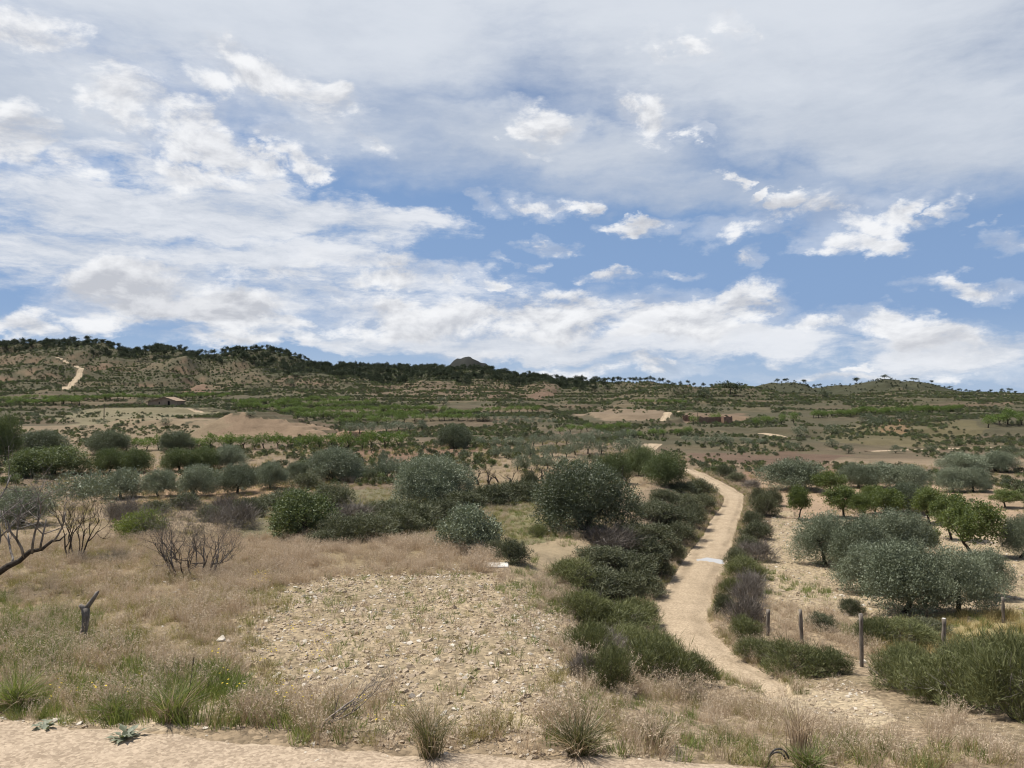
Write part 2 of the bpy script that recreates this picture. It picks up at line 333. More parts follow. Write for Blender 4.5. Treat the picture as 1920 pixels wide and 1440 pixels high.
def shape(x, y):
    yc = np.maximum(y, 9.0); px = CX + F * x / yc
    ly = np.log(np.clip(y, 0, 8000) + 1)
    zl = np.interp(ly, _tl, ZL); zr = np.interp(ly, _tl, ZR)
    pe = np.interp(y, _be_d, _be_p); wpx = np.clip(4.6 * F / yc, 70, 400)
    t = sstep(px, pe - wpx, pe + wpx * 0.05)
    z = zl + (zr - zl) * t
    z = z + 0.05 * fbm(x / 1.3, y / 1.3, 3, 1) * sstep(y, 10.5, 14) * (1 - 0.6 * sstep(y, 60, 90)) + 0.16 * fbm(x / 9, y / 9, 3, 2) * sstep(y, 13, 22)
    z = z + 0.75 * fbm(x / 48, y / 26, 3, 5) * sstep(y, 80, 140)
    z0 = z
    far = sstep(y, 150, 300)
    for i, (d, wf, wb, t) in enumerate(_rt):
        cy = np.interp(px, t[:, 0], t[:, 1], left=900, right=900)
        cz = (HY - cy) / F * d
        dd = y - d + (26 * fbm(x / 55, x * 0 + i * 3.3, 2, 30 + i) if d > 300 else 0)
        g = np.where(dd < 0, np.exp(-(dd / wf) ** 2), np.exp(-(dd / wb) ** 2))
        r = z0 + (cz - z0) * g
        k = (1.5 if d > 300 else 0.5) * g + 1e-4
        h = np.clip(0.5 + 0.5 * (r - z) / k, 0, 1)
        z = np.where(cz > z0, z * (1 - h) + r * h + k * h * (1 - h), z)
    gul = np.abs(fbm(x / 55, y / 90, 4, 11)) 
    z = z - far * np.clip((z - z0) / 9, 0, 1) * (11.0 * (0.45 - gul).clip(0)) * sstep(y, 290, 350)
    z = z + far * 0.7 * fbm(x / 14, y / 14, 3, 13) + sstep(y, 230, 420) * 1.2 * fbm(x / 40, y / 30, 3, 21)
    # terraces
    tm = sstep(y, 85, 120) * (0.35 + 0.65 * sstep(fbm(x / 120, y / 70, 3, 17), -0.25, 0.12)) * (1 - sstep(y, 560, 640))
    st = 1.25 + 0.35 * sstep(y, 300, 420)
    q = z / st + 0.35 * fbm(x / 34, y / 34, 2, 19); fl = np.floor(q)
    zt = z + st * (sstep(q - fl, 0.62, 0.98) - (q - fl))
    z = z + (zt - z) * tm * 0.9
    # the scraped earth mound below the pale field, and a smaller one
    nm = 0.35 * fbm(x / 2.5, y / 2.5, 3, 23)
    mh = np.minimum.reduce([(x + 48.5) * 0.60 + nm * 0.3, (y - 112.5) * 0.62 + nm * 0.3, (-27.0 - x) * 0.24 + nm, (140 - y) * 0.35 + 0 * x, 3.2 + 0 * x + nm * 0.4])
    mq = np.clip(mh, 0, None) / 0.55; mt = 0.55 * (np.floor(mq) + sstep(mq - np.floor(mq), 0.45, 0.95))
    mh = np.where(x > -40, mt, np.clip(mh, 0, None)); z = z + np.clip(mh, 0, 4)
    ex_, ey_ = (x + 21) / 2.4, (y - 104) / 1.8
    z = z + 1.1 * np.clip(1.5 - np.maximum(np.abs(ex_), np.abs(ey_)) + nm * 0.3, 0, 0.6) / 0.6
    return z

U = np.concatenate([-np.geomspace(0.73, 2.4, 42)[::-1], np.arange(-0.7275, 0.7276, 0.00245), np.geomspace(0.73, 2.4, 42)])
Yr = np.concatenate([np.linspace(-60, 0, 8)[:-1], np.linspace(0, 8.5, 16)[:-1], np.geomspace(8.5, 100, 335)[:-1], np.geomspace(100, 960, 455)[:-1], np.geomspace(960, 9000, 50)])
GY = np.repeat(Yr[:, None], len(U), 1); GX = U[None, :] * np.maximum(GY, 9.0)
H = shape(GX, GY)                       # relative to the eye
def grid_sample(A, x, y):
    x = np.asarray(x, float); y = np.asarray(y, float)
    u = x / np.maximum(y, 9.0)
    i = np.clip(np.searchsorted(Yr, y) - 1, 0, len(Yr) - 2); j = np.clip(np.searchsorted(U, u) - 1, 0, len(U) - 2)
    fy = np.clip((y - Yr[i]) / (Yr[i + 1] - Yr[i]), 0, 1); fu = np.clip((u - U[j]) / (U[j + 1] - U[j]), 0, 1)
    return (A[i, j] * (1 - fu) + A[i, j + 1] * fu) * (1 - fy) + (A[i + 1, j] * (1 - fu) + A[i + 1, j + 1] * fu) * fy
def gz(x, y): return grid_sample(H, x, y) + EYE
def unproj(pts):
    """ where the line of sight through each photo pixel meets the ground """
    pts = np.asarray(pts, float).reshape(-1, 2)
    u = (pts[:, 0] - CX) / F; v = (HY - pts[:, 1]) / F
    r0 = int(np.searchsorted(Yr, 7.0)); Y = Yr[r0:]
    j = np.clip(np.searchsorted(U, u) - 1, 0, len(U) - 2); fu = np.clip((u - U[j]) / (U[j + 1] - U[j]), 0, 1)
    prof = H[r0:, j] * (1 - fu) + H[r0:, j + 1] * fu
    diff = prof - v[None, :] * Y[:, None]
    hit = diff >= 0; k = np.where(hit.any(0), hit.argmax(0), np.argmax(diff, 0)); k = np.clip(k, 1, len(Y) - 1)
    a = diff[k - 1, np.arange(len(u))]; b = diff[k, np.arange(len(u))]
    t = np.clip(np.where(np.abs(b - a) > 1e-9, -a / (b - a), 1), 0, 1)
    y = Y[k - 1] + (Y[k] - Y[k - 1]) * t; x = u * y
    return np.stack([x, y, gz(x, y)], 1)
def inpoly(x, y, poly):
    poly = np.asarray(poly)[:, :2]; c = np.zeros(np.shape(x), bool); n = len(poly)
    for i in range(n):
        x1, y1 = poly[i]; x2, y2 = poly[(i + 1) % n]
        cond = (y1 > y) != (y2 > y)
        c ^= cond & (x < (x2 - x1) * (y - y1) / (y2 - y1 + 1e-12) + x1)
    return c
def resample(P, step):
    P = np.asarray(P, float); s = np.concatenate([[0], np.cumsum(np.linalg.norm(np.diff(P[:, :2], axis=0), axis=1))])
    n = max(int(s[-1] / step), 4); t = np.linspace(0, s[-1], n)
    Q = np.stack([np.interp(t, s, P[:, i]) for i in range(P.shape[1])], 1)
    k = np.hanning(9)[1:-1]; k /= k.sum()
    for i in range(P.shape[1]): Q[:, i] = np.convolve(np.pad(Q[:, i], 3, 'edge'), k, 'valid')
    return Q

# ------------------------------------------------------------------ tracks (laid into the ground)
def edges_to_line(rows):
    L = unproj([(l, y) for y, l, r in rows]); R = unproj([(r, y) for y, l, r in rows])
    c = (L + R) / 2; w = np.linalg.norm((L - R)[:, :2], axis=1) / 2
    return np.column_stack([c[:, :2], w])
main = edges_to_line([(1296,1440,1490),(1282,1395,1478),(1255,1330,1430),(1225,1285,1375),(1187,1235,1332),(1150,1215,1318),(1125,1237,1326),(1100,1255,1334),(1075,1272,1343),
     (1050,1288,1360),(1025,1306,1367),(1000,1322,1376),(977,1332,1382),(950,1352,1394),(936,1357,1396)])
# past the bend the track swings left and climbs away
bx, by, bw = main[-1]
far_part = unproj([(1372,925),(1352,912),(1325,898),(1300,886),(1284,879)])
main[:, 2] *= np.interp(main[:, 1], [18, 22, 40, 58], [1.0, 1.22, 1.2, 1.0])
tail = np.column_stack([far_part[:, :2], np.full(len(far_part), 1.05)])
tracks = [('farm_track', np.vstack([main, tail]), 0.25)]
def line_track(name, pts, w, step):
    P = unproj(pts); tracks.append((name, np.column_stack([P[:, :2], np.full(len(P), w)]), step))
line_track('farm_track', [(1222,853),(1206,846),(1216,838),(1226,831)], 1.7, 0.6)
line_track('hill_track', [(1237,789),(1248,782),(1262,776),(1274,769)], 1.1, 1.0)
line_track('hill_track', [(103,668),(122,676),(146,686),(151,696),(146,707),(136,718),(122,731)], 1.5, 2.0)
line_track('field_track', [(1625,846),(1700,843),(1790,840),(1885,838)], 1.0, 0.8)
line_track('field_track', [(1425,811),(1447,813),(1465,819),(1490,824)], 1.5, 0.8)
line_track('field_track', [(330,766),(365,767),(405,772)], 1.3, 1.2)
Tr = []
for name, P, step in tracks:
    Q = resample(P, step); Tr.append((name, Q))
    x0, x1 = Q[:, 0].min() - 4, Q[:, 0].max() + 4; y0, y1 = Q[:, 1].min() - 4, Q[:, 1].max() + 4
    i0, i1 = np.searchsorted(Yr, [y0, y1]); sub = (slice(i0, i1), slice(None))
    X, Y_ = GX[sub], GY[sub]; near = (X > x0) & (X < x1)
    xs, ys = X[near], Y_[near]; best = np.full(len(xs), 1e9); bi = np.zeros(len(xs), int)
    for q in range(len(Q)):
        dd = np.hypot(xs - Q[q, 0], ys - Q[q, 1]); b = dd < best; best[b] = dd[b]; bi[b] = q
    w = Q[bi, 2]; cz = grid_sample(H, Q[:, 0], Q[:, 1])
    if step <= 0.8:
        kk = np.hanning(19)[1:-1]; kk /= kk.sum(); cz = np.convolve(np.pad(cz, 8, 'edge'), kk, 'valid')
    f = 1 - sstep(best, w * 0.95, w * 1.6 + 0.6)
    hh = H[sub]; v = hh[near]; v = v + (cz[bi] - v) * f - 0.12 * (1 - sstep(best, w * 0.75, w * 1.05)) * (1 if step <= 0.8 else 2.0); hh[near] = v; H[sub] = hh
    Tr[-1] = (name, np.column_stack([Q, cz]))

# ------------------------------------------------------------------ ground colours
C_sand = np.array([.25, .190, .125]); C_pale = np.array([.42, .34, .235]); C_red = np.array([.175, .085, .052]); C_terra = np.array([.21, .135, .088])
C_brown = np.array([.135, .100, .068]); C_scrub = np.array([.082, .077, .046]); C_dry = np.array([.19, .150, .092]); C_pine = np.array([.045, .047, .028]); C_grass = np.array([.13, .13, .065]); C_rock = np.array([.20, .18, .16])
def mixc(A, c, f): return A + (np.asarray(c) - A) * f[..., None]
Cg = np.zeros(GX.shape + (3,)) + C_sand; stone = np.zeros(GX.shape)
n_a = fbm(GX / 22, GY / 22, 4, 41); n_b = fbm(GX / 5, GY / 5, 3, 43); n_c = fbm(GX / 70, GY / 45, 4, 47)
Cg = mixc(Cg, C_dry, sstep(n_b + 0.4 * n_a, -0.1, 0.5) * 0.8)
stone += 1.0 * (1 - sstep(GY, 70, 90))
mid = sstep(GY, 36, 48)
gully = mid * (1 - sstep(GY, 110, 150))
Cg = mixc(Cg, C_brown, gully * (0.45 + 0.5 * sstep(n_a, -0.3, 0.3)))
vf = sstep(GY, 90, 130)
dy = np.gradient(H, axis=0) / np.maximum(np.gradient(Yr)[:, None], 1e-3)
hill = vf * sstep(n_c + 0.35 * n_a, -0.75, -0.02)
Cg = mixc(Cg, np.array([.088, .066, .044]), vf * 0.9)  # far earth, scrub and dry tones darkened: cloud shade put into the colour
Cg = mixc(Cg, C_scrub * 0.80, hill * 0.82)
Cg = mixc(Cg, C_dry * 0.70, vf * sstep(n_a - 0.4 * n_c, 0.18, 0.6) * 0.5)
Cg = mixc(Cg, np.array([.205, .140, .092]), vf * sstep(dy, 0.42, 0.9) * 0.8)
PX = CX + F * U[None, :] * np.ones_like(GY)
pines_zone = sstep(GY + 25 * n_c, 455, 500) * sstep(PX + 60 * n_c, 420, 560) * (1 - sstep(PX, 1060, 1160)) * (1 - sstep(GY, 980, 1050))
ridge_zone = sstep(GY + 40 * n_c, 500, 570) * (1 - sstep(PX, 480, 620)) * (1 - sstep(GY, 980, 1050))
right_zone = sstep(GY, 690, 730) * sstep(PX, 1250, 1400)
wood = np.maximum(np.maximum(pines_zone, 0.75 * ridge_zone), 0.95 * right_zone)
Cg = mixc(Cg, C_pine, wood * 0.93)
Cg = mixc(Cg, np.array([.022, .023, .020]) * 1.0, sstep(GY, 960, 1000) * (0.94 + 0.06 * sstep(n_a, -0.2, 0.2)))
FIELDS = [ # photo outline, colour, strength, stony
    ([(140,772),(260,764),(400,768),(415,776),(340,784),(240,792),(100,792)], (.185, .160, .098), .8, 0),
    ([(0,800),(180,795),(400,786),(400,824),(150,832),(0,836)], (.27, .20, .13), .6, 0),
    ([(375,822),(392,788),(455,782),(620,806),(610,822)], (.225, .160, .106), .9, 0),
    ([(345,738),(352,726),(392,721),(396,738)], (.165, .108, .074), .9, 0),
    ([(560,866),(640,850),(860,828),(900,848),(790,868)], (.150, .090, .062), .75, 0),
    ([(1285,868),(1300,848),(1500,846),(1580,853),(1560,868),(1380,872)], (.122, .080, .057), .8, 0),
    ([(1380,905),(1400,875),(1560,882),(1560,900)], (.21, .13, .085), .7, 0),
    ([(1078,778),(1120,768),(1240,768),(1246,786),(1130,796)], (.190, .142, .096), .9, 0),
    ([(640,738),(700,720),(1060,728),(1040,742),(840,752)], (.150, .108, .074), .6, 0),
    ([(880,752),(1000,735),(1050,733),(1020,748)], (.140, .090, .064), .7, 0),
    ([(1395,925),(1420,890),(1700,905),(1920,925),(1920,975),(1700,960),(1400,960)], (.35, .25, .165), .7, .4),
    ([(1400,1130),(1445,960),(1920,975),(1920,1160),(1640,1175),(1380,1160)], (.345, .272, .176), .95, 1),
    ([(500,1370),(420,1200),(440,1110),(700,1055),(950,1080),(1085,1180),(1085,1290),(1000,1395),(700,1400)], (.355, .280, .182), .7, 1),
    ([(470,1395),(0,1345),(0,1340),(300,1330),(700,1385),(1300,1412),(1300,1425),(700,1405)], (.42, .34, .24), .8, 1),
    ([(0,1330),(0,1010),(300,1010),(900,1015),(960,1060),(640,1070),(450,1130),(420,1260),(480,1330)], (.235, .180, .105), .6, .4),
    ([(940,1090),(900,1020),(1000,1000),(1080,1010),(1060,1060)], (.30, .235, .15), .6, .2),
    ([(480,1010),(430,960),(640,915),(880,905),(1060,915),(1080,1000),(980,1012),(880,1015)], (.135, .125, .072), .85, 0),
    ([(860,1000),(900,965),(1060,950),(1080,1000),(980,1010)], (.17, .155, .080), .7, 0),
    ([(1640,1215),(1640,1180),(1920,1150),(1920,1215),(1780,1230)], (.34, .28, .14), .8, 0),
    ([(1360,1262),(1390,1240),(1500,1282),(1660,1312),(1700,1350),(1640,1372),(1440,1318)], (.40, .32, .215), .9, 1),
    ([(850,912),(870,890),(1290,885),(1310,915),(1180,935),(1000,915)], (.25, .19, .115), .6, .2),
    ([(210,950),(230,925),(620,895),(640,905),(560,925),(380,945)], (.30, .20, .12), .8, 0),
    ([(150,890),(470,875),(470,885),(180,897)], (.29, .19, .125), .6, 0),
    ([(640,815),(655,806),(705,810),(705,822),(650,824)], (.25, .165, .108), .9, 0),
    ([(1640,815),(1645,790),(1700,786),(1700,815)], (.27, .135, .085), .7, 0),
    ([(1540,830),(1560,800),(1840,790),(1840,825)], (.125, .105, .055), .6, 0),
    ([(1280,792),(1285,774),(1400,776),(1400,792)], (.185, .125, .085), .7, 0),
]
fieldmask = np.zeros(GX.shape, np.int8)
for fi, (poly, colr, stg, stn) in enumerate(FIELDS):
    Wp = unproj(poly); x0, y0 = Wp[:, :2].min(0); x1, y1 = Wp[:, :2].max(0)
    i0, i1 = np.searchsorted(Yr, [y0 - 2, y1 + 2]); sub = slice(i0, i1)
    jx, jy = GX[sub] + 1.3 * n_b[sub] * np.clip(GY[sub] / 40, 0.5, 3), GY[sub] + 2.6 * (n_b[sub] + 0.8 * n_a[sub]) * np.clip(GY[sub] / 40, 0.5, 3)
    f = inpoly(jx, jy, Wp)
    Cg[sub] = mixc(Cg[sub], np.array(colr) * 0.92, f * stg); stone[sub] = np.where(f, stn, stone[sub])
    fieldmask[sub][f] = fi + 1
rise = np.clip(sstep(dy, 0.35, 0.9) * sstep(GY, 100, 130), 0, 1)
V = np.stack([GX, GY, H + EYE], -1).reshape(-1, 3)
nr, nc = GX.shape
idx = np.arange(nr * nc).reshape(nr, nc)
Tq = np.stack([idx[:-1, :-1], idx[:-1, 1:], idx[1:, 1:], idx[1:, :-1]], -1).reshape(-1, 4)
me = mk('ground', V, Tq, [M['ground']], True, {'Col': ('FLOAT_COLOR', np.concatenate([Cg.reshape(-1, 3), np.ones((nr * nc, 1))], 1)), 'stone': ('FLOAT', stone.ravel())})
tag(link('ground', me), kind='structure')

def road_mat(name, a, b):
    m, N, o = new_mat(name); geo = N.new('ShaderNodeNewGeometry'); Pp = geo.outputs['Position']
    at = N.new('ShaderNodeAttribute', attribute_name='rut')
    n1 = N.noise(Pp, 1.1, 7, 0.65); n2 = N.noise(Pp, 28, 4, 0.7)
    vo = N.new('ShaderNodeTexVoronoi', feature='F1'); N.put(vo.inputs['Vector'], Pp); vo.inputs['Scale'].default_value = 26.0
    sp = N.new('ShaderNodeSeparateColor'); N.put(sp.inputs[0], vo.outputs['Color'])
    f = N.m('ADD', N.m('MULTIPLY_ADD', n1, 0.7, N.m('MULTIPLY', N.m('SUBTRACT', sp.outputs[0], 0.5), 0.5)), N.m('MULTIPLY', n2, 0.4))
    col = N.mix(N.ss(f, 0.15, 0.95), c4([q * 0.8 for q in a]), c4(b)); col = N.mix(N.m('MULTIPLY', at.outputs['Fac'], 0.85), col, c4([x * 0.58 for x in a]))
    p = N.new('ShaderNodeBsdfPrincipled'); N.put(p.inputs['Base Color'], col); p.inputs['Roughness'].default_value = 0.95; p.inputs['Specular IOR Level'].default_value = 0.1
    bp = N.new('ShaderNodeBump'); bp.inputs['Strength'].default_value = 0.7; bp.inputs['Distance'].default_value = 0.04
    N.put(bp.inputs['Height'], f); m.node_tree.links.new(bp.outputs[0], p.inputs['Normal']); m.node_tree.links.new(p.outputs[0], o.inputs[0]); return m
M['track'] = road_mat('track_dust', (.31, .237, .155), (.47, .37, .26))
M['road'] = road_mat('road_gravel', (.31, .238, .168), (.46, .365, .268))
def strip(name, Q, mat, ns=15):
    P = Q[:, :2]; Tn = np.gradient(P, axis=0); Tn /= np.linalg.norm(Tn, axis=1, keepdims=True) + 1e-9
    Nn = np.stack([-Tn[:, 1], Tn[:, 0]], 1); s = np.linspace(-1, 1, ns)
    n = len(P); al = np.arange(n) * 0.25
    fine = 0.07 * fbm(al * 2.2, al * 0 + 1.5, 3, 69)[:, None] * np.where(np.abs(s) > 0.8, np.sign(s) * np.sign(s), 0)
    wob = 1 + fine + 0.13 * fbm(al / 1.7, al * 0 + 3, 3, 61)[:, None] * np.where(s < 0, 1, 0) + 0.13 * fbm(al / 1.7, al * 0 + 9, 3, 67)[:, None] * np.where(s > 0, 1, 0)
    XY = P[:, None, :] + Nn[:, None, :] * (s[None, :, None] * (Q[:, 2] * 1.16)[:, None, None] * wob[..., None])
    mean = 0.06 * fbm(al / 4, al * 0, 2, 71)[:, None]
    r1 = np.exp(-((np.abs(s)[None, :] - 0.5 + mean) / 0.12) ** 2) * (0.55 + 0.6 * fbm(al / 2.5, al * 0 + 5, 3, 73)[:, None]).clip(0.3, 1.2)
    Z = np.interp(np.arange(n), np.arange(n), Q[:, 3])[:, None] + EYE - 0.02 - 0.05 * r1 + 0.022 * fbm(XY[..., 0] * 2.5, XY[..., 1] * 2.5, 3, 75) + 0.05 * fbm(XY[..., 0] * 4.5, XY[..., 1] * 4.5, 3, 79) * np.abs(s)[None, :] ** 5
    Z = Z - 0.13 * np.abs(s)[None, :] ** 6 - 0.14 * np.clip(1 - np.arange(n) / 6.0, 0, 1)[:, None] * (n > 60)
    Vv = np.concatenate([XY, Z[..., None]], -1).reshape(-1, 3); ii = np.arange(n * ns).reshape(n, ns)
    T = np.stack([ii[:-1, :-1], ii[:-1, 1:], ii[1:, 1:], ii[1:, :-1]], -1).reshape(-1, 4)
    return tag(link(name, mk(name, Vv, T, [mat], True, {'rut': ('FLOAT', np.clip(r1 * np.ones((n, ns)), 0, 1).ravel())})), kind='structure')
for name, Q in Tr: strip(name, Q, M['track'])
# the gravel road the bank looks down on
ex = np.array([-60, -40, -20, -8, -6, -4, -2, 0, 2, 4, 6, 10, 30, 60.]); 
ey = np.interp(ex, [-60, -7, -4.8, -3, -2.2, 0, 1.5, 4, 10, 60], [11, 10.55, 10.0, 9.72, 9.55, 9.35, 9.3, 9.15, 8.9, 8.5])
xs = np.arange(-40, 40, 0.12); fe = np.interp(xs, ex, ey) + 0.12 * fbm(xs / 0.8, xs * 0, 4, 81)
tt = np.linspace(0, 1, 26); yy = 6.9 + (fe[:, None] - 6.9) * tt[None, :]; xx = xs[:, None] + 0 * yy
zz = gz(xx, yy) + 0.035 - 0.03 * tt[None, :] ** 10 + 0.012 * fbm(xx * 3, yy * 3, 3, 83)
ii = np.arange(xx.size).reshape(xx.shape); T = np.stack([ii[:-1, :-1], ii[1:, :-1], ii[1:, 1:], ii[:-1, 1:]], -1).reshape(-1, 4)
tag(link('gravel_road', mk('gravel_road', np.stack([xx, yy, zz], -1).reshape(-1, 3), T, [M['road']], True, {'rut': ('FLOAT', np.zeros(xx.size))})), kind='structure')

# puddle lying in the track
def puddle():
    c = unproj([(1331, 1056)])[0]; a = np.linspace(0, 2 * np.pi, 40, endpoint=False)
    r = 1 + 0.22 * fbm(np.cos(a) * 1.4, np.sin(a) * 1.4, 3, 91)
    Vv = [(c[0] + 0.62 * r_ * math.cos(t), c[1] + 0.75 * r_ * math.sin(t), 0) for t, r_ in zip(a, r)]
    z = gz(c[0], c[1]) + 0.105
    Vv = [(x, y, z) for x, y, _ in Vv] + [(c[0], c[1], z)]
    m, N, o = new_mat('puddle_water'); p = N.new('ShaderNodeBsdfPrincipled'); p.inputs['Base Color'].default_value = (.46, .43, .38, 1); p.inputs['Roughness'].default_value = 0.12; p.inputs['Specular IOR Level'].default_value = 1.0
    m.node_tree.links.new(p.outputs[0], o.inputs[0])
    tag(link('puddle_water', mk('puddle', Vv, [(i, (i + 1) % 40, 40) for i in range(40)], [m])), kind='structure')
puddle()

# ------------------------------------------------------------------ plant builders
def unit(v): return v / (np.linalg.norm(v, axis=-1, keepdims=True) + 1e-9)
def leaf_cloud(blobs, n, L, Wd, seed, per=7, sprig=0.16, a_out=0.6, a_up=0.3, a_rnd=0.7, rmin=0.55, taper=False, clump=0.0, gap=0.0, sag=0.0):
    """ many small leaves set on sprigs through the volume of overlapping lobes """
    R = np.random.RandomState(seed); B = np.asarray(blobs, float); ns = max(n // per, 1)
    wgt = (B[:, 3] * B[:, 4] * B[:, 5]) ** (2 / 3.); wgt = wgt / wgt.sum()
    P, O = [], []; got = 0
    while got < ns:
        b = B[R.choice(len(B), ns * 2, p=wgt)]; d = unit(R.normal(size=(len(b), 3)))
        r = rmin + (1 - rmin) * R.rand(len(b), 1) ** 0.6
        bump = 1 + 0.16 * np.sin(d[:, :1] * 7 + seed) * np.cos(d[:, 2:] * 6 + d[:, 1:2] * 5 + seed)
        p = b[:, :3] + d * r * b[:, 3:] * bump
        ok = np.ones(len(p), bool)
        for q in B:
            e = np.linalg.norm((p - q[:3]) / q[3:], axis=1); ok &= ~(e < rmin * 0.72)
        ok &= p[:, 2] > 0.02
        if gap: ok &= (pn(p[:, 0] * 3.1 + p[:, 2] * 1.7, p[:, 1] * 3.1 - p[:, 2] * 2.1, seed) > -gap) 
        P.append(p[ok]); O.append(unit(d / b[:, 3:])[ok]); got += ok.sum()
    P = np.concatenate(P)[:ns]; O = np.concatenate(O)[:ns]
    up = np.array([0, 0, 1.0])
    sdv = unit(O * a_out + up * a_up + R.normal(size=O.shape) * a_rnd * 0.6)
    tint_s = R.rand(ns)
    i = np.repeat(np.arange(ns), per); t = np.tile(np.linspace(-0.3, 1, per), ns)[:, None]
    base = P[i] + sdv[i] * t * sprig + R.normal(size=(len(i), 3)) * sprig * 0.28
    ld = unit(sdv[i] * 0.8 + R.normal(size=base.shape) * a_rnd + up * a_up * 0.5); ld[:, 2] -= sag
    side = unit(np.cross(ld, R.normal(size=base.shape)))
    l = L * (0.6 + 0.8 * R.rand(len(i), 1)); w = Wd * (0.7 + 0.6 * R.rand(len(i), 1)) * 0.5
    v0 = base; v1 = base + ld * l * 0.5 + side * w; v2 = base + ld * l; v3 = base + ld * l * 0.5 - side * w
    V = np.stack([v0, v1, v2, v3], 1).reshape(-1, 3); k = np.arange(len(i)) * 4
    T = np.stack([k, k + 1, k + 2, k + 3], 1)
    tint = np.clip(0.55 * tint_s[i] + 0.45 * R.rand(len(i)), 0, 1)
    return V, T, np.repeat(tint, 4)

def tube(pts, rad, sides=6):
    P = np.asarray(pts, float); n = len(P); Tn = unit(np.gradient(P, axis=0))
    ref = np.array([0.31, 0.9, 0.2]); A = unit(np.cross(Tn, ref)); Bv = np.cross(Tn, A)
    an = np.linspace(0, 2 * np.pi, sides, endpoint=False)
    V = (P[:, None] + (A[:, None] * np.cos(an)[None, :, None] + Bv[:, None] * np.sin(an)[None, :, None]) * np.asarray(rad, float)[:, None, None]).reshape(-1, 3)
    i = np.arange(n * sides).reshape(n, sides); j = np.roll(i, -1, 1)
    T = np.stack([i[:-1], j[:-1], j[1:], i[1:]], -1).reshape(-1, 4)
    c0 = len(V); V = np.vstack([V, P[0], P[-1]])
    e0 = np.stack([i[0], j[0], np.full(sides, c0), np.full(sides, c0)], 1)[:, [1, 0, 2, 2]]; e1 = np.stack([i[-1], j[-1], np.full(sides, c0 + 1), np.full(sides, c0 + 1)], 1)
    return V, T, np.vstack([e0[:, :3], e1[:, :3]])
def join(parts):
    Vs, Ts, k = [], [], 0
    for V, T, E in parts:
        Vs.append(V); T3 = np.concatenate([T[:, :3], T[:, [0, 2, 3]]]); Ts.append(np.concatenate([T3, E]) + k); k += len(V)
    return np.vstack(Vs), np.vstack(Ts)
def branches(R, p, d, length, rad, depth, out, tips, spread=0.6, kids=(2, 3), up=0.12, seg=4, shrink=0.72, rshrink=0.6, wig=0.18, sides=5):
    pts = [np.array(p, float)]; dv = unit(np.array(d, float)); rr = [rad]
    for i in range(seg):
        dv = unit(dv + R.normal(size=3) * wig + np.array([0, 0, up])); pts.append(pts[-1] + dv * length / seg); rr.append(rad * (1 - (1 - rshrink) * (i + 1) / seg))
    out.append(tube(pts, rr, sides if depth > 1 else max(3, sides - 1)))
    if depth <= 0: tips.append(pts[-1]); return
    for k in range(R.randint(kids[0], kids[1] + 1)):
        j = R.randint(max(1, seg // 2), seg + 1)
        nd = unit(dv + R.normal(size=3) * spread)
        branches(R, pts[j], nd, length * shrink * (0.75 + 0.5 * R.rand()), rr[j] * rshrink * 1.05, depth - 1, out, tips, spread, kids, up, seg, shrink, rshrink, wig, sides)
def trunk_mesh(name, seed, h, rad, lean=0.1, limbs=4, reach=0.5, mat='bark', depth=1, stems=1):
    R = np.random.RandomState(seed); out, tips = [], []
    for s in range(stems):
        p = np.array([R.normal() * 0.08 * (stems > 1), R.normal() * 0.08 * (stems > 1), -0.12])
        pts = [p]; d = np.array([R.normal() * lean, R.normal() * lean, 1.0]); rr = [rad * 1.5]
        for i in range(5):
            d = unit(d + R.normal(size=3) * 0.16 + np.array([0, 0, 0.2])); pts.append(pts[-1] + d * (h + 0.12) / 5); rr.append(rad * (1.15 - 0.1 * i))
        out.append(tube(pts, rr, 8))
        for k in range(limbs):
            a = 2 * np.pi * (k + R.rand() * 0.7) / limbs
            branches(R, pts[-1 - (k % 2)], (math.cos(a), math.sin(a), 0.9), reach, rad * 0.6, depth, out, tips, 0.6, (2, 2), 0.15)
    V, T = join(out); return mk(name, V, T, [M[mat]], True)

def proto_tree(seed, w, h, blobs, n, L, Wd, mat, trunk=None, **kw):
    V, T, tint = leaf_cloud(blobs, n, L, Wd, seed, **kw)
    parts = []
    if trunk is not None: parts.append(('trunk', trunk))
    parts.append(('crown', mk('crown', V, T, [M[mat]], False, {'tint': ('FLOAT', tint)})))
    return dict(w=w, h=h, parts=parts)
def dome_blobs(seed, w, h, n, z0=0.3, low=0.28, flat=1.0):
    """ lobes packed into a rounded crown of width w between heights z0 and h """
    R = np.random.RandomState(seed); B = []
    H2 = (h - z0)
    B.append((0, 0, z0 + H2 * 0.5, w * 0.30, w * 0.30, H2 * 0.40))
    for i in range(n):
        a = 2 * np.pi * (i * 0.618 + R.rand() * 0.2); t = (i + 0.5) / n; zz = z0 + H2 * (0.18 + 0.66 * t)
        rr = w * 0.36 * math.sqrt(max(1 - (abs(t - low) / (1.02 - low if t > low else low + 0.9)) ** 2, 0.03)) * (0.72 + 0.50 * R.rand())
        s = w * (0.095 + 0.105 * R.rand())
        B.append((rr * math.cos(a), rr * math.sin(a), zz, s, s, min(s * 0.9 * flat, zz * 0.95)))
    return B
PR = {}
for i in range(4):
    PR['olive%d' % i] = proto_tree(100 + i, 2.9, 2.4, dome_blobs(200 + i, 2.9, 2.4, 24, 0.15, 0.22), 32000, 0.080, 0.034, 'olive', trunk_mesh('trunk', 300 + i, 0.7, 0.10, 0.25, 4, 0.6), per=10, sprig=0.27, a_up=0.45, gap=0.22)
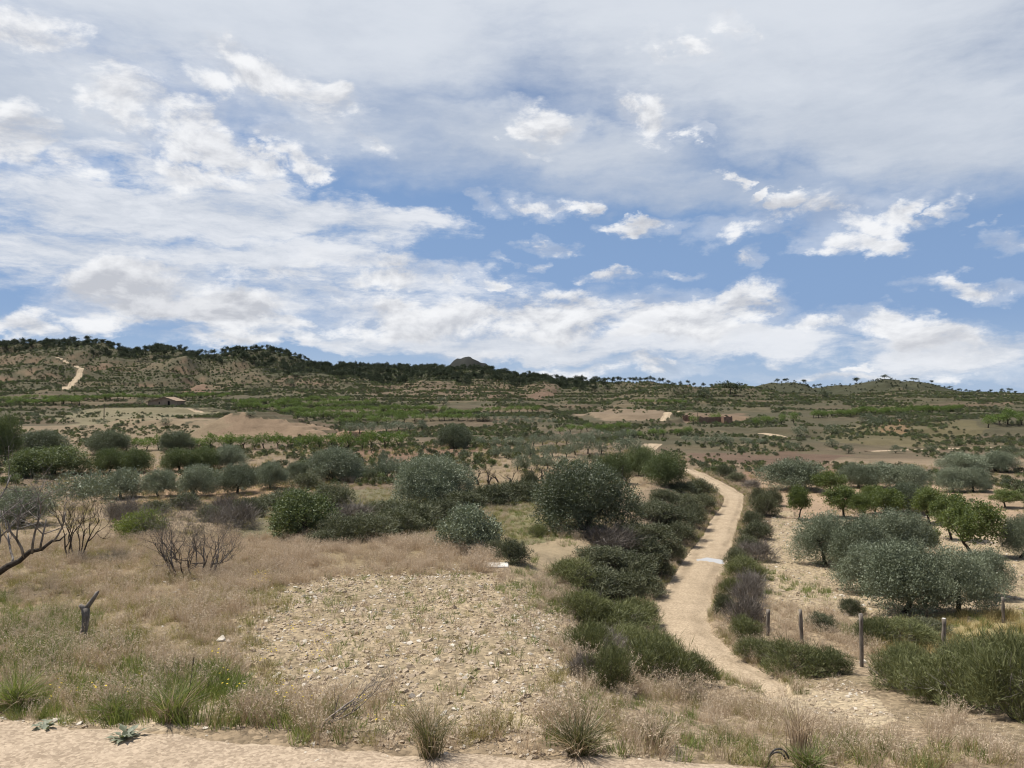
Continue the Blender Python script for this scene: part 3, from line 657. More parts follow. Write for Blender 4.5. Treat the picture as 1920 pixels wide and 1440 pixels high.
for i in range(2):
    PR['bigolive%d' % i] = proto_tree(120 + i, 4.4, 3.0, dome_blobs(220 + i, 4.4, 3.0, 34, 0.0, 0.18), 50000, 0.10, 0.042, 'dark_leaf' if i == 0 else 'olive', trunk_mesh('trunk', 320 + i, 0.5, 0.12, 0.2, 5, 0.9, stems=2), per=10, sprig=0.30, a_up=0.4, gap=0.22)
for i in range(2):
    PR['greenolive%d' % i] = proto_tree(130 + i, 3.4, 2.2, dome_blobs(230 + i, 3.4, 2.2, 24, 0.1, 0.25), 24000, 0.10, 0.044, 'olive_green', trunk_mesh('trunk', 330 + i, 0.5, 0.11, 0.2, 4, 0.7), per=9, sprig=0.27, gap=0.22)
for i in range(3):
    bl = dome_blobs(240 + i, 2.5, 2.8, 17, 0.75, 0.4)
    PR['almond%d' % i] = proto_tree(140 + i, 2.5, 2.8, bl, 8000, 0.13, 0.060, 'almond', trunk_mesh('trunk', 340 + i, 1.0, 0.075, 0.05, 4, 0.75), per=6, sprig=0.24, rmin=0.25, gap=0.16)
PR['round_bush'] = proto_tree(150, 2.2, 1.7, dome_blobs(250, 2.2, 1.7, 24, -0.1, 0.15), 12000, 0.09, 0.040, 'olive_green', trunk_mesh('trunk', 350, 0.3, 0.05, 0.3, 4, 0.5, stems=2), per=7, sprig=0.16, a_up=0.6)
PR['silver_bush'] = proto_tree(151, 2.2, 1.7, dome_blobs(251, 2.2, 1.7, 24, -0.1, 0.15), 12000, 0.09, 0.038, 'olive', trunk_mesh('trunk', 351, 0.3, 0.05, 0.3, 4, 0.5, stems=2), per=7, sprig=0.18, a_up=0.7)
PR['bright_bush'] = proto_tree(152, 2.0, 1.2, dome_blobs(252, 2.0, 1.2, 20, -0.1, 0.1), 9000, 0.09, 0.03, 'bright', trunk_mesh('trunk', 352, 0.2, 0.04, 0.3, 4, 0.4, stems=2), per=7, sprig=0.16, a_up=0.6)
def shrub_proto(seed, w, h, mat, n, L, Wd, up=1.0, out=0.5, rnd=0.4, lob=9):
    V, T, tint = leaf_cloud(dome_blobs(seed + 60, w, h, lob, 0.0, 0.05), n, L, Wd, seed, per=6, sprig=0.10, a_out=out, a_up=up, a_rnd=rnd, rmin=0.35)
    R = np.random.RandomState(seed); o, tips = [], []
    for k in range(16):
        a = R.rand() * 6.28; branches(R, (0.01 * w * math.cos(a), 0.01 * w * math.sin(a), -0.05), (math.cos(a) * 0.8, math.sin(a) * 0.8, 1.0), h * 0.55, 0.009 * w, 2, o, tips, 0.55, (2, 3), 0.1, 3, 0.72, 0.62, 0.2, 4)
    Vb, Tb = join(o)
    V2, T2, t2 = leaf_cloud(dome_blobs(seed + 90, w * 1.02, h * 1.02, lob, 0.0, 0.05), 420, L * 2.4, Wd * 0.9, seed + 5, per=3, sprig=0.05, a_out=0.8, a_up=1.2, a_rnd=0.45, rmin=0.8)
    T = np.vstack([T, T2 + len(V)]); V = np.vstack([V, V2]); tint = np.concatenate([tint, t2])
    return dict(w=w, h=h, parts=[('stems', mk('stems', Vb, Tb, [M['deadwood']], True)), ('foliage', mk('foliage', V, T, [M[mat]], False, {'tint': ('FLOAT', tint)}))])
for i in range(3): PR['broom%d' % i] = shrub_proto(400 + i, 1.5, 1.0, 'broom', 9000, 0.125, 0.011, 0.8, 0.7, 0.6, 16)
for i in range(3): PR['rosemary%d' % i] = shrub_proto(410 + i, 1.4, 0.85, 'rosemary', 8000, 0.085, 0.016, 0.6, 0.7, 0.8, 15)
for i in range(2): PR['grey%d' % i] = shrub_proto(420 + i, 1.3, 0.8, 'greyshrub', 3000, 0.22, 0.010, 0.9, 0.6, 0.6)

def merged(pr, name, nleaf=None, mats=None):
    """ the parts of one plant as a single mesh, for plants too far away to show them """
    Vs, Ts, ti, mi, k = [], [], [], [], 0
    ml = []
    for pi, (pn_, me) in enumerate(pr['parts']):
        v = np.zeros(len(me.vertices) * 3, np.float32); me.vertices.foreach_get('co', v); v = v.reshape(-1, 3)
        me.calc_loop_triangles(); t = np.zeros(len(me.loop_triangles) * 3, np.int32); me.loop_triangles.foreach_get('vertices', t); t = t.reshape(-1, 3)
        a = me.attributes.get('tint'); tv = np.full(len(v), 0.5, np.float32)
        if a: a.data.foreach_get('value', tv)
        Vs.append(v); Ts.append(t + k); ti.append(tv); mi.append(np.full(len(t), pi)); k += len(v); ml.append((mats or {}).get(pn_, me.materials[0]))
    return mk(name, np.vstack(Vs), np.vstack(Ts), ml, False, {'tint': ('FLOAT', np.concatenate(ti))}, np.concatenate(mi))
# lighter versions for the middle distance
FARP = {}
for i in range(3):
    p = proto_tree(160 + i, 2.9, 2.2, dome_blobs(260 + i, 2.9, 2.2, 11, 0.40), 1500, 0.17, 0.075, 'olive', trunk_mesh('trunk', 360 + i, 0.6, 0.11, 0.2, 3, 0.5, depth=0), per=5, sprig=0.25)
    FARP['olive%d' % i] = dict(w=2.9, h=2.2, me=merged(p, 'olive_tree'))
    p = proto_tree(170 + i, 2.5, 2.4, dome_blobs(270 + i, 2.5, 2.4, 10, 0.70, 0.4), 1100, 0.17, 0.085, 'almond_bright', trunk_mesh('trunk', 370 + i, 0.8, 0.09, 0.15, 3, 0.6, depth=0), per=5, sprig=0.25, rmin=0.3)
    FARP['almond%d' % i] = dict(w=2.5, h=2.4, me=merged(p, 'almond_tree'))
    R = np.random.RandomState(500 + i)
    bl = [(R.normal() * 0.9, R.normal() * 0.9, 3.5 + R.normal() * 0.55, 1.0 + 0.5 * R.rand(), 1.0 + 0.5 * R.rand(), 0.85 + 0.3 * R.rand()) for _ in range(8)]
    p = proto_tree(180 + i, 4.8, 4.9, bl, 1100, 0.42, 0.20, 'pine', trunk_mesh('trunk', 380 + i, 2.4, 0.13, 0.12, 4, 1.2, depth=0), per=5, sprig=0.4, rmin=0.3)
    FARP['pine%d' % i] = dict(w=4.8, h=4.9, me=merged(p, 'pine_tree'))
    p = proto_tree(190 + i, 3.0, 2.6, dome_blobs(290 + i, 3.0, 2.6, 10, 0.05, 0.2), 1500, 0.17, 0.075, 'dark_leaf', trunk_mesh('trunk', 390 + i, 0.4, 0.10, 0.2, 3, 0.5, depth=0), per=5, sprig=0.22)
    FARP['dark%d' % i] = dict(w=3.0, h=2.6, me=merged(p, 'dark_tree'))

RG = random.Random(11)
def place(name, pr, pos, w, h, label, cat, group=None, rz=None):
    """ one plant: an Empty at its foot that parents its parts """
    o = link(name, None, None, (float(pos[0]), float(pos[1]), float(pos[2]) - 0.02), RG.uniform(0, 6.283) if rz is None else rz, (w / pr['w'], w / pr['w'], h / pr['h']))
    o.empty_display_size = 0.2
    for pn_, me in pr['parts']: link(pn_, me, o)
    return tag(o, label, cat, group)
def place_px(name, proto, px, py, wpx, hpx, label, cat, group=None, rz=None):
    p = unproj([(px, py)])[0]; s = p[1] / F
    return place(name, PR[proto], p, wpx * s, hpx * s, label, cat, group, rz)
def place_far(name, proto, p, w, h, label, cat, group):
    pr = FARP[proto]; p = np.asarray(p, float)
    o = link(name, pr['me'], None, (p[0], p[1], p[2] - 0.03), RG.uniform(0, 6.283), (w / pr['w'], w / pr['w'], h / pr['h']))
    return tag(o, label, cat, group)

# ------------------------------------------------------------------ trees of the middle ground
G1 = 'olives of the stony plot'
for (px, py, w, h, pr, lab) in [
    (1545,1058,105,92,'olive0','silvery olive at the track end of the back row on the stony plot'),
    (1612,1072,110,100,'olive1','silvery olive second along the back row, behind the left end of the front row'),
    (1672,1050,110,92,'olive2','silvery olive third along the back row on the stony plot'),
    (1716,1045,80,78,'olive3','last olive of the back row, beside a leafy almond sucker'),
    (1632,1112,120,92,'olive2','low olive at the left end of the front row, its shade on pale gravel'),
    (1695,1148,150,128,'olive3','tallest silvery olive of the front row, just behind the fence posts'),
    (1793,1152,125,118,'olive0','silvery olive with a bare gap at its foot, third in the front row'),
    (1848,1118,90,85,'olive1','greyish olive at the far right end of the front row')]:
    place_px('olive_tree', pr, px, py, w, h, lab, 'olive tree', G1)
for (px, py, w, h, pr, lab) in [
    (1911,1046,60,76,'olive1','small round olive cut by the edge of the picture beyond the fence'),
    (1487,918,118,56,'olive2','broad pale olive nearest the bend of the track'),
    (1608,915,70,44,'olive0','left olive of the grey hedge-like row behind the almonds'),
    (1652,916,90,46,'olive1','broadest olive in the middle of the grey row behind the almonds'),
    (1704,920,70,48,'olive3','olive at the right of the grey row, behind a dark bushy tree'),
    (1785,922,66,46,'olive2','olive with its trunk showing, left of a close pair behind the tall almond'),
    (1826,922,60,44,'olive0','olive on the right of a close pair behind the tall almond'),
    (1806,886,88,36,'olive1','flat wide pale olive farther back, left of a rounder one'),
    (1867,884,66,38,'olive3','round pale olive farther back, near the right edge')]:
    place_px('olive_tree', pr, px, py, w, h, lab, 'olive tree', 'olives right of the track')
for (px, py, w, h, pr, lab) in [
    (1825,1042,98,106,'almond0','tall open almond with dark forked trunk on the stony plot'),
    (1783,1012,70,90,'almond1','almond standing just left of the tall forked almond'),
    (1743,982,64,70,'almond2','almond with bent trunk in front of the dark bushy tree'),
    (1663,976,60,62,'almond0','almond with slanting trunk behind the back row of olives'),
    (1640,964,50,56,'almond1','almond half hidden behind the one with the slanting trunk'),
    (1581,970,68,60,'almond2','almond with twin trunks showing above the first back-row olive'),
    (1616,975,46,50,'almond1','thin sparse almond just right of the twin-trunked one'),
    (1497,974,46,64,'almond2','small upright almond alone at the track side of the plot'),
    (1552,928,56,46,'almond0','round almond in front of the broad pale olive'),
    (1730,1042,60,60,'almond2','leafy almond sucker beside the end of the back olive row'),
    (1885,952,50,36,'almond1','small almond on the terrace edge near the right border')]:
    place_px('almond_tree', pr, px, py, w, h, lab, 'almond tree', 'almonds on the stony plot')
place_px('bushy_tree', 'bigolive0', 1701, 962, 82, 56, 'dark dense bushy tree in the shade between the almonds', 'tree')
# left orchard rows
rowC = [(228,934,68,52,'olive0'),(298,931,62,50,'olive1'),(372,931,80,58,'olive2'),(447,926,72,56,'olive3'),(507,916,58,48,'olive0'),(556,903,40,36,'olive1')]
for i, (px, py, w, h, pr) in enumerate(rowC):
    place_px('olive_tree', pr, px, py, w, h, f'pale olive, {ordw(i)} from the left in the row on the bare earth strip', 'olive tree', 'pale olive row on the left')
for (px, py, w, h, pr, lab) in [
    (625,902,104,60,'bigolive1','big dense olive at the right end of the pale row'),
    (98,890,128,52,'greenolive0','wide green olive like a hedge, left end of the second row'),
    (60,892,70,46,'greenolive1','green olive partly behind bare twigs at the left border'),
    (205,887,62,44,'greenolive1','left half of the clipped-looking green olive pair in the second row'),
    (255,886,64,44,'greenolive0','right half of the clipped-looking green olive pair in the second row'),
    (338,884,66,42,'greenolive1','green olive with a stout forked trunk in the second row'),
    (384,880,54,42,'greenolive0','dark green olive right of the stout forked one'),
    (430,877,60,42,'olive2','grey olive closing the right end of the second row'),
    (77,848,88,40,'bigolive0','dark round tree at the left end of the third row'),
    (203,849,76,40,'bigolive0','dark round tree in the middle of the third row'),
    (330,847,62,38,'bigolive0','dark round tree at the right end of the third row'),
    (813,944,142,86,'bigolive1','big rounded grey-green olive in the middle of the valley'),
    (1093,992,192,120,'bigolive0','largest dark dome-shaped tree standing left of the track'),
    (568,1004,130,84,'round_bush','rounded grey-green wild olive bush in front of the dark gully'),
    (880,1032,124,84,'silver_bush','silvery pointed wild olive bush at the edge of the dry grass'),
    (268,1009,94,52,'bright_bush','bright yellow-green low bush left of the bare shrub'),
    (853,841,66,44,'bigolive0','dark tree standing alone above the red ploughed strip'),
    (1150,906,66,56,'greenolive0','greenish olive left of the track, beside a leafless almond'),
    (1200,892,66,52,'greenolive1','pale green olive second from the track where it climbs'),
    (1248,910,76,62,'greenolive0','yellow-green olive with trunk showing, next to the climbing track'),
    (40,985,100,70,'olive2','dark green olive behind the leaning dead tree at the left border'),
    (8,870,60,90,'greenolive0','green tree cut by the left border above the orchard rows')]:
    place_px('olive_tree' if 'bush' not in pr else 'wild_olive_bush', pr, px, py, w, h, lab, 'tree' if 'olive' in pr else 'bush')

# ------------------------------------------------------------------ shrubs one can tell apart
def shrubs(lst, template, group, name='broom_shrub', cat='shrub', jit=0.12):
    for i, (px, py, w, h, k) in enumerate(lst):
        if 'left of the track' in group: px -= 16 if i > 2 else 4; w *= .9; h *= .78
        if 'right of the track' in group: px += 8; w *= .88
        v = RG.randrange(3 if k != 'grey' else 2)
        place_px(name, f'{k}{v}', px, py, w * RG.uniform(1 - jit, 1 + jit) * 1.1, h * RG.uniform(.68, .98), template.format(o=ordw(i), c={'broom':'green broom','rosemary':'dark rosemary-like','grey':'dry grey'}[k]), cat, group)
b, r, g = 'broom', 'rosemary', 'grey'
shrubs([(1300,1285,110,85,b),(1235,1292,150,120,b),(1150,1290,110,110,b),(1185,1268,80,60,g),(1110,1270,70,50,g),(1195,1235,120,100,b),(1120,1235,110,90,b),(1152,1228,80,70,g),(1255,1235,80,80,b),(1165,1190,150,110,b),(1215,1170,90,80,b),(1110,1165,120,80,b),(1180,1130,120,85,r),(1130,1110,120,75,r),(1225,1115,80,60,r),
    (1085,1090,100,60,b),(1190,1085,120,70,r),(1250,1080,70,55,r),(1140,1062,120,60,r),(1215,1052,120,65,r),(1275,1050,70,50,r),(1160,1030,110,48,g),(1240,1022,110,60,r),(1290,1015,80,55,r),(1200,1005,100,42,r),(1275,985,90,55,r),(1315,985,60,50,r),(1235,972,90,40,r),(1300,955,80,50,r),(1335,955,50,50,r),(1260,945,80,35,r),(1325,930,60,40,r),(1290,922,70,32,r)],
    '{c} shrub on the bank left of the track, {o} from its near end', 'shrubs on the bank left of the track')
shrubs([(1412,1238,86,46,b),(1388,1200,76,60,b),(1395,1178,80,50,g),(1350,1155,55,40,r),(1395,1135,70,45,g),(1362,1118,60,38,b),(1400,1108,60,40,g),(1388,1082,80,45,b),(1375,1062,60,38,r),(1408,1050,70,35,g),(1395,1035,60,38,r),(1412,1010,60,38,r),(1404,985,48,34,r),(1424,968,56,44,r),(1415,945,44,34,r),(1440,948,44,34,r),(1352,893,40,20,r),(1372,902,40,20,r),(1400,915,36,16,g)],
    '{c} shrub of the verge right of the track, {o} from the near end', 'shrubs on the verge right of the track')
shrubs([(1490,1262,100,70,b),(1558,1262,86,60,b),(1540,1178,64,38,r),(1635,1205,70,46,b),(1690,1205,110,56,b),(1745,1190,70,38,r),(1690,1292,110,70,b),(1760,1315,140,90,b),(1700,1250,80,46,b),(1815,1262,110,70,b),(1835,1330,160,120,b),(1890,1265,120,85,b),(1910,1350,150,150,b),(1595,1150,50,28,r)],
    '{c} shrub among the fence posts, {o} from the left and near ones', 'shrubs by the fence posts')
shrubs([(640,1012,95,44,r),(600,1020,60,30,r),(690,1010,110,52,r),(740,1000,95,46,r),(660,980,90,38,g),(780,992,110,48,r),(725,972,100,36,r),(830,972,80,38,r),(870,955,90,42,r),(920,950,100,46,r),(965,940,90,46,r),(992,928,46,42,r),(625,950,90,48,r),(575,915,60,30,r),(540,945,80,34,r),(500,955,80,36,r),(465,968,70,34,r),(425,962,60,32,g),(440,990,70,40,g),(395,975,60,36,r),(230,985,70,44,g),(290,960,60,30,r),(345,955,70,32,r),(962,1055,64,44,r),(930,1040,50,30,r),(1010,1005,40,22,b)],
    '{c} shrub in the gully across the middle, {o} along it', 'shrubs in the gully')

# ------------------------------------------------------------------ orchard rows and groves farther off
def grove(pts, kind, wpx, hpx, template, name, cat, group, jx=0.25):
    """ pts: photo columns/rows of the feet; sizes given in photo pixels at the foot """
    P = unproj(pts)
    order = np.argsort([p[0] for p in pts])
    for i, j in enumerate(order):
        s = P[j, 1] / F
        place_far(name, f'{kind}{RG.randrange(3)}', P[j], wpx * s * RG.uniform(.8, 1.2), hpx * s * RG.uniform(.8, 1.15), template.format(o=ordw(i)), cat, group)
def row(a, b, n, jy=0.8):
    return [(a[0] + (b[0] - a[0]) * (i + RG.uniform(-.22, .22)) / max(n - 1, 1), a[1] + (b[1] - a[1]) * i / max(n - 1, 1) + RG.uniform(-jy, jy)) for i in range(n)]
AL, OL = ('almond_tree', 'almond tree'), ('olive_tree', 'olive tree')
grove(row((236,845),(640,840),21), 'almond', 30, 27, 'bright green almond, {o} from left in the row below the earth mound', *AL, 'almonds below the earth mound')
grove(row((652,845),(748,840),5), 'almond', 34, 32, 'bright almond, {o} from left in the short row above the red strip', *AL, 'almonds above the red strip')
for q, (a, bb, n, w, h) in enumerate([((5,752),(425,745),34,15,10),((20,760),(150,757),9,18,12),((440,760),(650,752),20,15,11),((450,768),(700,762),22,17,13),((520,776),(830,772),26,18,14),((560,786),(780,784),16,20,16),((640,797),(760,795),8,22,18),((780,790),(905,788),10,20,14),((840,777),(1010,772),15,16,11)]):
    grove(row(a, bb, n, 1.6), 'almond', w, h, f'bright almond in the valley orchards, {{o}} from left in the {ordw(q)} row', *AL, 'valley almonds')
grove(row((1185,757),(1285,758),11), 'almond', 13, 9, 'tiny bright almond, {o} from left in the row above the hill track', *AL, 'almonds above the hill track')
grove(row((1525,784),(1660,776),16,1.5) + row((1660,778),(1800,772),15,1.5), 'almond', 18, 14, 'green almond, {o} from left along the terrace above the scrubby slope', *AL, 'almonds on the right terrace')
grove([(1438,795),(1466,796),(1489,795),(1340,790),(1300,797),(1418,800)], 'almond', 24, 19, 'small almond by the ruined red walls, {o} from left', *AL, 'almonds by the ruined walls')
grove(row((1050,812),(1180,806),8,2) + row((1180,820),(1290,815),6,2), 'almond', 22, 15, 'green almond beyond the pale olive rows, {o} from left', *AL, 'almonds beyond the olive rows')
grove(row((1850,800),(1960,795),6,3), 'almond', 30, 26, 'green tree on the slope at the right border, {o} from left', *AL, 'trees on the right slope')
grove(row((928,858),(1062,856),7), 'olive', 26, 23, 'small pale olive, {o} from left in the row beyond the bare almonds', *OL, 'pale olives in the middle')
grove(row((1075,852),(1188,850),5), 'olive', 32, 30, 'pale olive with trunk showing, {o} from left in the row near the upper track', *OL, 'olives near the upper track')
grove(row((966,882),(1050,880),5)+row((1090,884),(1125,882),2), 'olive', 30, 30, 'slim olive on the dry terrace left of the dome-shaped tree, {o} from left', *OL, 'olives on the dry terrace')
grove(row((905,838),(1110,834),10,1.5), 'olive', 28, 22, 'grey olive, {o} from left in the thick row past the middle', *OL, 'grey olives past the middle')
grove(row((925,788),(1025,786),9,.5), 'olive', 12, 8, 'pale clipped olive, {o} from left in the upper of two hedge rows', *OL, 'hedge rows of olives')
grove(row((928,796),(1040,793),9,.5), 'olive', 13, 9, 'pale clipped olive, {o} from left in the lower of two hedge rows', *OL, 'hedge rows of olives')
grove(row((655,812),(790,806),7,2), 'olive', 28, 20, 'grey olive behind the bright almonds, {o} from left', *OL, 'grey olives behind the almonds')
grove(row((690,896),(745,893),4)+[(668,888),(720,880)], 'olive', 32, 30, 'olive between the two big rounded olives, {o} from left', *OL, 'olives between the big ones')
grove(row((1285,828),(1425,832),9,1.5), 'olive', 20, 11, 'low grey olive, {o} from left on the terrace above the red field', *OL, 'low olives above the red field')
grove(row((1100,826),(1190,822),6,2), 'olive', 24, 17, 'olive beside the upper track bend, {o} from left', *OL, 'olives by the upper bend')
grove([(1488,845),(1590,850),(1560,838),(1680,850),(1745,848),(1893,850),(1640,800),(1560,815),(1625,790),(1690,792),(1655,796),(1500,818),(1350,832),(1920,860),(1230,815),(830,760),(905,790),(1320,745),(1545,745)], 'dark', 32, 20, 'dark evergreen bush on the far side, {o} from left among its kind', 'evergreen_bush', 'bush', 'dark bushes across the valley')
grove([(155,806),(310,795),(470,780),(145,776),(65,782),(365,768),(190,795),(262,758),(555,706),(545,722)], 'dark', 20, 11, 'dark bush on the open ground left of the earth mound, {o} from left', 'evergreen_bush', 'bush', 'dark bushes on open ground')

# leafless almonds on the dry terrace
def bare_tree(seed, h, r, depth=4, spread=0.55, stems=1, mat='bark', lean=(0, 0), up=0.1, shrink=0.74, kids=(2, 3), first=0.35, wig=0.18):
    R = np.random.RandomState(seed); o, tips = [], []
    for k in range(stems):
        a = 2 * math.pi * (k + R.rand() * 0.6) / stems; e = 0.0 if stems == 1 else spread
        branches(R, (0.05 * stems * math.cos(a) * (stems > 1), 0.05 * stems * math.sin(a) * (stems > 1), -0.08), (math.cos(a) * e + lean[0], math.sin(a) * e + lean[1], 1.0), h * first, r * (0.7 + 0.5 * R.rand()), depth, o, tips, spread, kids, up, 4, shrink, 0.66, wig)
    V, T = join(o); me = mk('bare_tree', V, T, [M[mat]], True)
    return me, (V[:, 0].max() - V[:, 0].min()), V[:, 2].max()
for i, (px, py, w, h) in enumerate([(897,909,40,40),(918,911,36,36),(936,908,36,36),(957,914,34,34),(996,914,40,52),(1022,908,34,36),(1045,912,38,42)]):
    me, w0, h0 = bare_tree(600 + i, 2.0, 0.07, 4, 0.65); p = unproj([(px, py)])[0]; s = p[1] / F
    o = link('bare_almond', me, None, tuple(p), RG.uniform(0, 6), (w * s / w0, w * s / w0, h * s / h0))
    tag(o, f'dark leafless almond, {ordw(i)} from the left in the row on the dry terrace', 'dead tree', 'leafless almonds on the dry terrace')
me, w0, h0 = bare_tree(611, 2.0, 0.08, 4, 0.7); p = unproj([(1178, 912)])[0]; s = p[1] / F
tag(link('bare_almond', me, None, tuple(p), 1.0, (46*s/w0, 46*s/w0, 44*s/h0)), 'dark leafless almond between two green olives left of the track', 'dead tree')

# ------------------------------------------------------------------ pines
def crest_point(px, d):
    """ highest visible ground in one column near a distance """
    y = np.linspace(d * 0.8, d * 1.15, 120); u = (px - CX) / F; z = grid_sample(H, u * y, y); k = np.argmax(z / y); return (u * y[k], y[k], z[k] + EYE)
pines = []
px = 2.0
while px < 1062:
    px += RG.choice([4, 6, 8, 11, 15, 22]) * RG.uniform(.7, 1.3); pines.append((px, 620, RG.uniform(7, 14), RG.uniform(5, 11)))
for i, (px, d, w, h) in enumerate(pines):
    place_far('pine_tree', f'pine{RG.randrange(3)}', crest_point(px, d), w * d / F, h * d / F, f'dark pine on the wooded skyline ridge, {ordw(i)} from the left', 'pine tree', 'pines along the left skyline')
p2 = sorted([1084,1090,1098,1122,1131,1139,1148,1152,1158,1164,1171,1180,1186,1193,1200,1208,1213,1219,1226,1236,1244,1252,1263,1276,1290,1301,1318,1333,1395,1404])
for i, px in enumerate(p2):
    place_far('pine_tree', f'pine{RG.randrange(3)}', crest_point(px, 560), RG.uniform(7, 12) * 560 / F, RG.uniform(6, 10) * 560 / F, f'small pine on the low middle ridge, {ordw(i)} from the left', 'pine tree', 'pines along the middle ridge')
p3 = [(1457,12,9),(1473,16,10),(1506,16,9),(1526,10,8),(1536,10,9),(1607,18,12),(1660,17,9),(1714,16,8),(1747,10,7),(1781,13,6),(1798,10,5)]
for i, (px, w, h) in enumerate(p3):
    place_far('umbrella_pine', f'pine{i % 3}', crest_point(px, 820), w * .82 * 820 / F, h * .82 * 820 / F, f'lone umbrella pine on the distant right hill, {ordw(i)} from the left', 'pine tree', 'umbrella pines on the right hill')
p4 = [(1812,7,6),(1835,6,5),(1858,7,7),(1879,8,7),(1893,9,8),(1905,7,5)]
for i, (px, w, h) in enumerate(p4):
    place_far('pine_tree', f'pine{i % 3}', crest_point(px, 520), w * 520 / F, h * 520 / F, f'tiny tree on the flat skyline at the far right, {ordw(i)} from the left', 'tree', 'trees on the right skyline')
c = unproj([(1371, 741)])[0]; place_far('umbrella_pine', 'pine1', c, 40 * c[1] / F, 25 * c[1] / F, 'large round dark pine alone on the terraced hillside', 'pine tree', None)

# ------------------------------------------------------------------ geometry-node scatter for what nobody could count
def scatter(name, label, cat, pts, scl, protos, tilt=0.12, seed=1):
    pts = np.asarray(pts, np.float32); n = len(pts); R = np.random.RandomState(seed)
    me = bpy.data.meshes.new(name); me.vertices.add(n); me.vertices.foreach_set('co', pts.ravel())
    a = me.attributes.new('scl', 'FLOAT', 'POINT'); a.data.foreach_set('value', np.asarray(scl, np.float32))
    rot = np.stack([R.normal(size=n) * tilt, R.normal(size=n) * tilt, R.rand(n) * 6.283], 1).astype(np.float32)
    a = me.attributes.new('rot', 'FLOAT_VECTOR', 'POINT'); a.data.foreach_set('vector', rot.ravel())
    a = me.attributes.new('pick', 'INT', 'POINT'); a.data.foreach_set('value', R.randint(0, len(protos), n).astype(np.int32))
    o = link(name, me); tag(o, label, cat, kind='stuff')
    col = bpy.data.collections.new(name + '_pieces')
    for i, pm in enumerate(protos): col.objects.link(bpy.data.objects.new(f'{name}_piece_{i:02d}', pm))
    ng = bpy.data.node_groups.new(name, 'GeometryNodeTree')
    ng.interface.new_socket('Geometry', in_out='INPUT', socket_type='NodeSocketGeometry'); ng.interface.new_socket('Geometry', in_out='OUTPUT', socket_type='NodeSocketGeometry')
    nd = ng.nodes; gi = nd.new('NodeGroupInput'); go = nd.new('NodeGroupOutput'); ip = nd.new('GeometryNodeInstanceOnPoints'); ci = nd.new('GeometryNodeCollectionInfo')
    ci.inputs['Collection'].default_value = col; ci.inputs['Separate Children'].default_value = True; ci.inputs['Reset Children'].default_value = True
    def attr(nm, t): k = nd.new('GeometryNodeInputNamedAttribute'); k.data_type = t; k.inputs[0].default_value = nm; return k.outputs[0]
    e2r = nd.new('FunctionNodeEulerToRotation'); L = ng.links.new
    L(gi.outputs[0], ip.inputs['Points']); L(ci.outputs[0], ip.inputs['Instance']); ip.inputs['Pick Instance'].default_value = True
    L(attr('pick', 'INT'), ip.inputs['Instance Index']); L(attr('rot', 'FLOAT_VECTOR'), e2r.inputs[0]); L(e2r.outputs[0], ip.inputs['Rotation']); L(attr('scl', 'FLOAT'), ip.inputs['Scale'])
    L(ip.outputs[0], go.inputs[0])
    md = o.modifiers.new('scatter', 'NODES'); md.node_group = ng
    return o
NPR = np.random.RandomState(77)
trk = [(Q[:, :2], Q[:, 2]) for _, Q in Tr]
def off_track(x, y, m=0.9):
    ok = np.ones(len(x), bool)
    for P, w in trk:
        near = (x > P[:, 0].min() - 4) & (x < P[:, 0].max() + 4) & (y > P[:, 1].min() - 4) & (y < P[:, 1].max() + 4)
        ii = np.where(near)[0]
        if len(ii) == 0: continue
        dd = np.hypot(x[ii, None] - P[None, :, 0], y[ii, None] - P[None, :, 1]) - w[None, :] * m
        ok[ii] &= dd.min(1) > 0
    return ok
def in_view(x, y, m=60):
    px = CX + F * x / np.maximum(y, 1); return (px > -m) & (px < 1920 + m)
def sample_poly(poly, dens, seed):
    """ even scatter of points over a patch of ground given by its outline in the photo """
    Wp = unproj(poly)[:, :2]; (x0, y0), (x1, y1) = Wp.min(0), Wp.max(0); n = int((x1 - x0) * (y1 - y0) * dens)
    R = np.random.RandomState(seed); x = x0 + R.rand(n) * (x1 - x0); y = y0 + R.rand(n) * (y1 - y0)
    k = inpoly(x + 0.5 * fbm(x / 2, y / 2, 2, 5), y + 0.8 * fbm(x / 2, y / 2, 2, 9), Wp); return x[k], y[k]

def small_bush(seed, mat, w, h, n, L, Wd, up=0.7):
    V, T, t = leaf_cloud(dome_blobs(seed, w, h, 6, 0.0, 0.05), n, L, Wd, seed, per=4, sprig=0.15, a_up=up, rmin=0.35)
    return mk('scrub_piece', V, T, [M[mat]], False, {'tint': ('FLOAT', t)})
sb = [small_bush(700 + i, m_, 1.4, 0.85, 260, 0.22, 0.10) for i, m_ in enumerate(['rosemary', 'olive_green', 'dark_leaf', 'olive_green', 'rosemary', 'broom'])]
# scrub over valley and hills
n = 230000; y = np.exp(NPR.uniform(math.log(58), math.log(720), n * 2)); px = NPR.uniform(-60, 1980, n * 2)
keep = NPR.rand(n * 2) < np.clip((y / 720) ** 0.9, 0.06, 1); y, px = y[keep], px[keep]; x = (px - CX) / F * y
dens = sstep(fbm(x / 30, y / 30, 4, 51) + 0.5 * fbm(x / 6, y / 9, 2, 53), -0.12, 0.22) * (0.6 + 0.4 * sstep(y, 90, 200))
dens = np.maximum(dens, 0.30 * sstep(y, 290, 360)); wd = grid_sample(wood, x, y); dens = np.maximum(dens, wd * 0.9)
fm = fieldmask[np.clip(np.searchsorted(Yr, y), 0, nr - 1), np.clip(np.searchsorted(U, x / y), 0, nc - 1)]
dens = dens * np.where((fm > 0) & (fm != 26) & (fm != 9) & (fm != 17), np.where((fm == 2) | (fm == 5), 0.4, 0.10), 1.0)
k = (NPR.rand(len(x)) < dens) & off_track(x, y, 1.3); x, y = x[k], y[k]
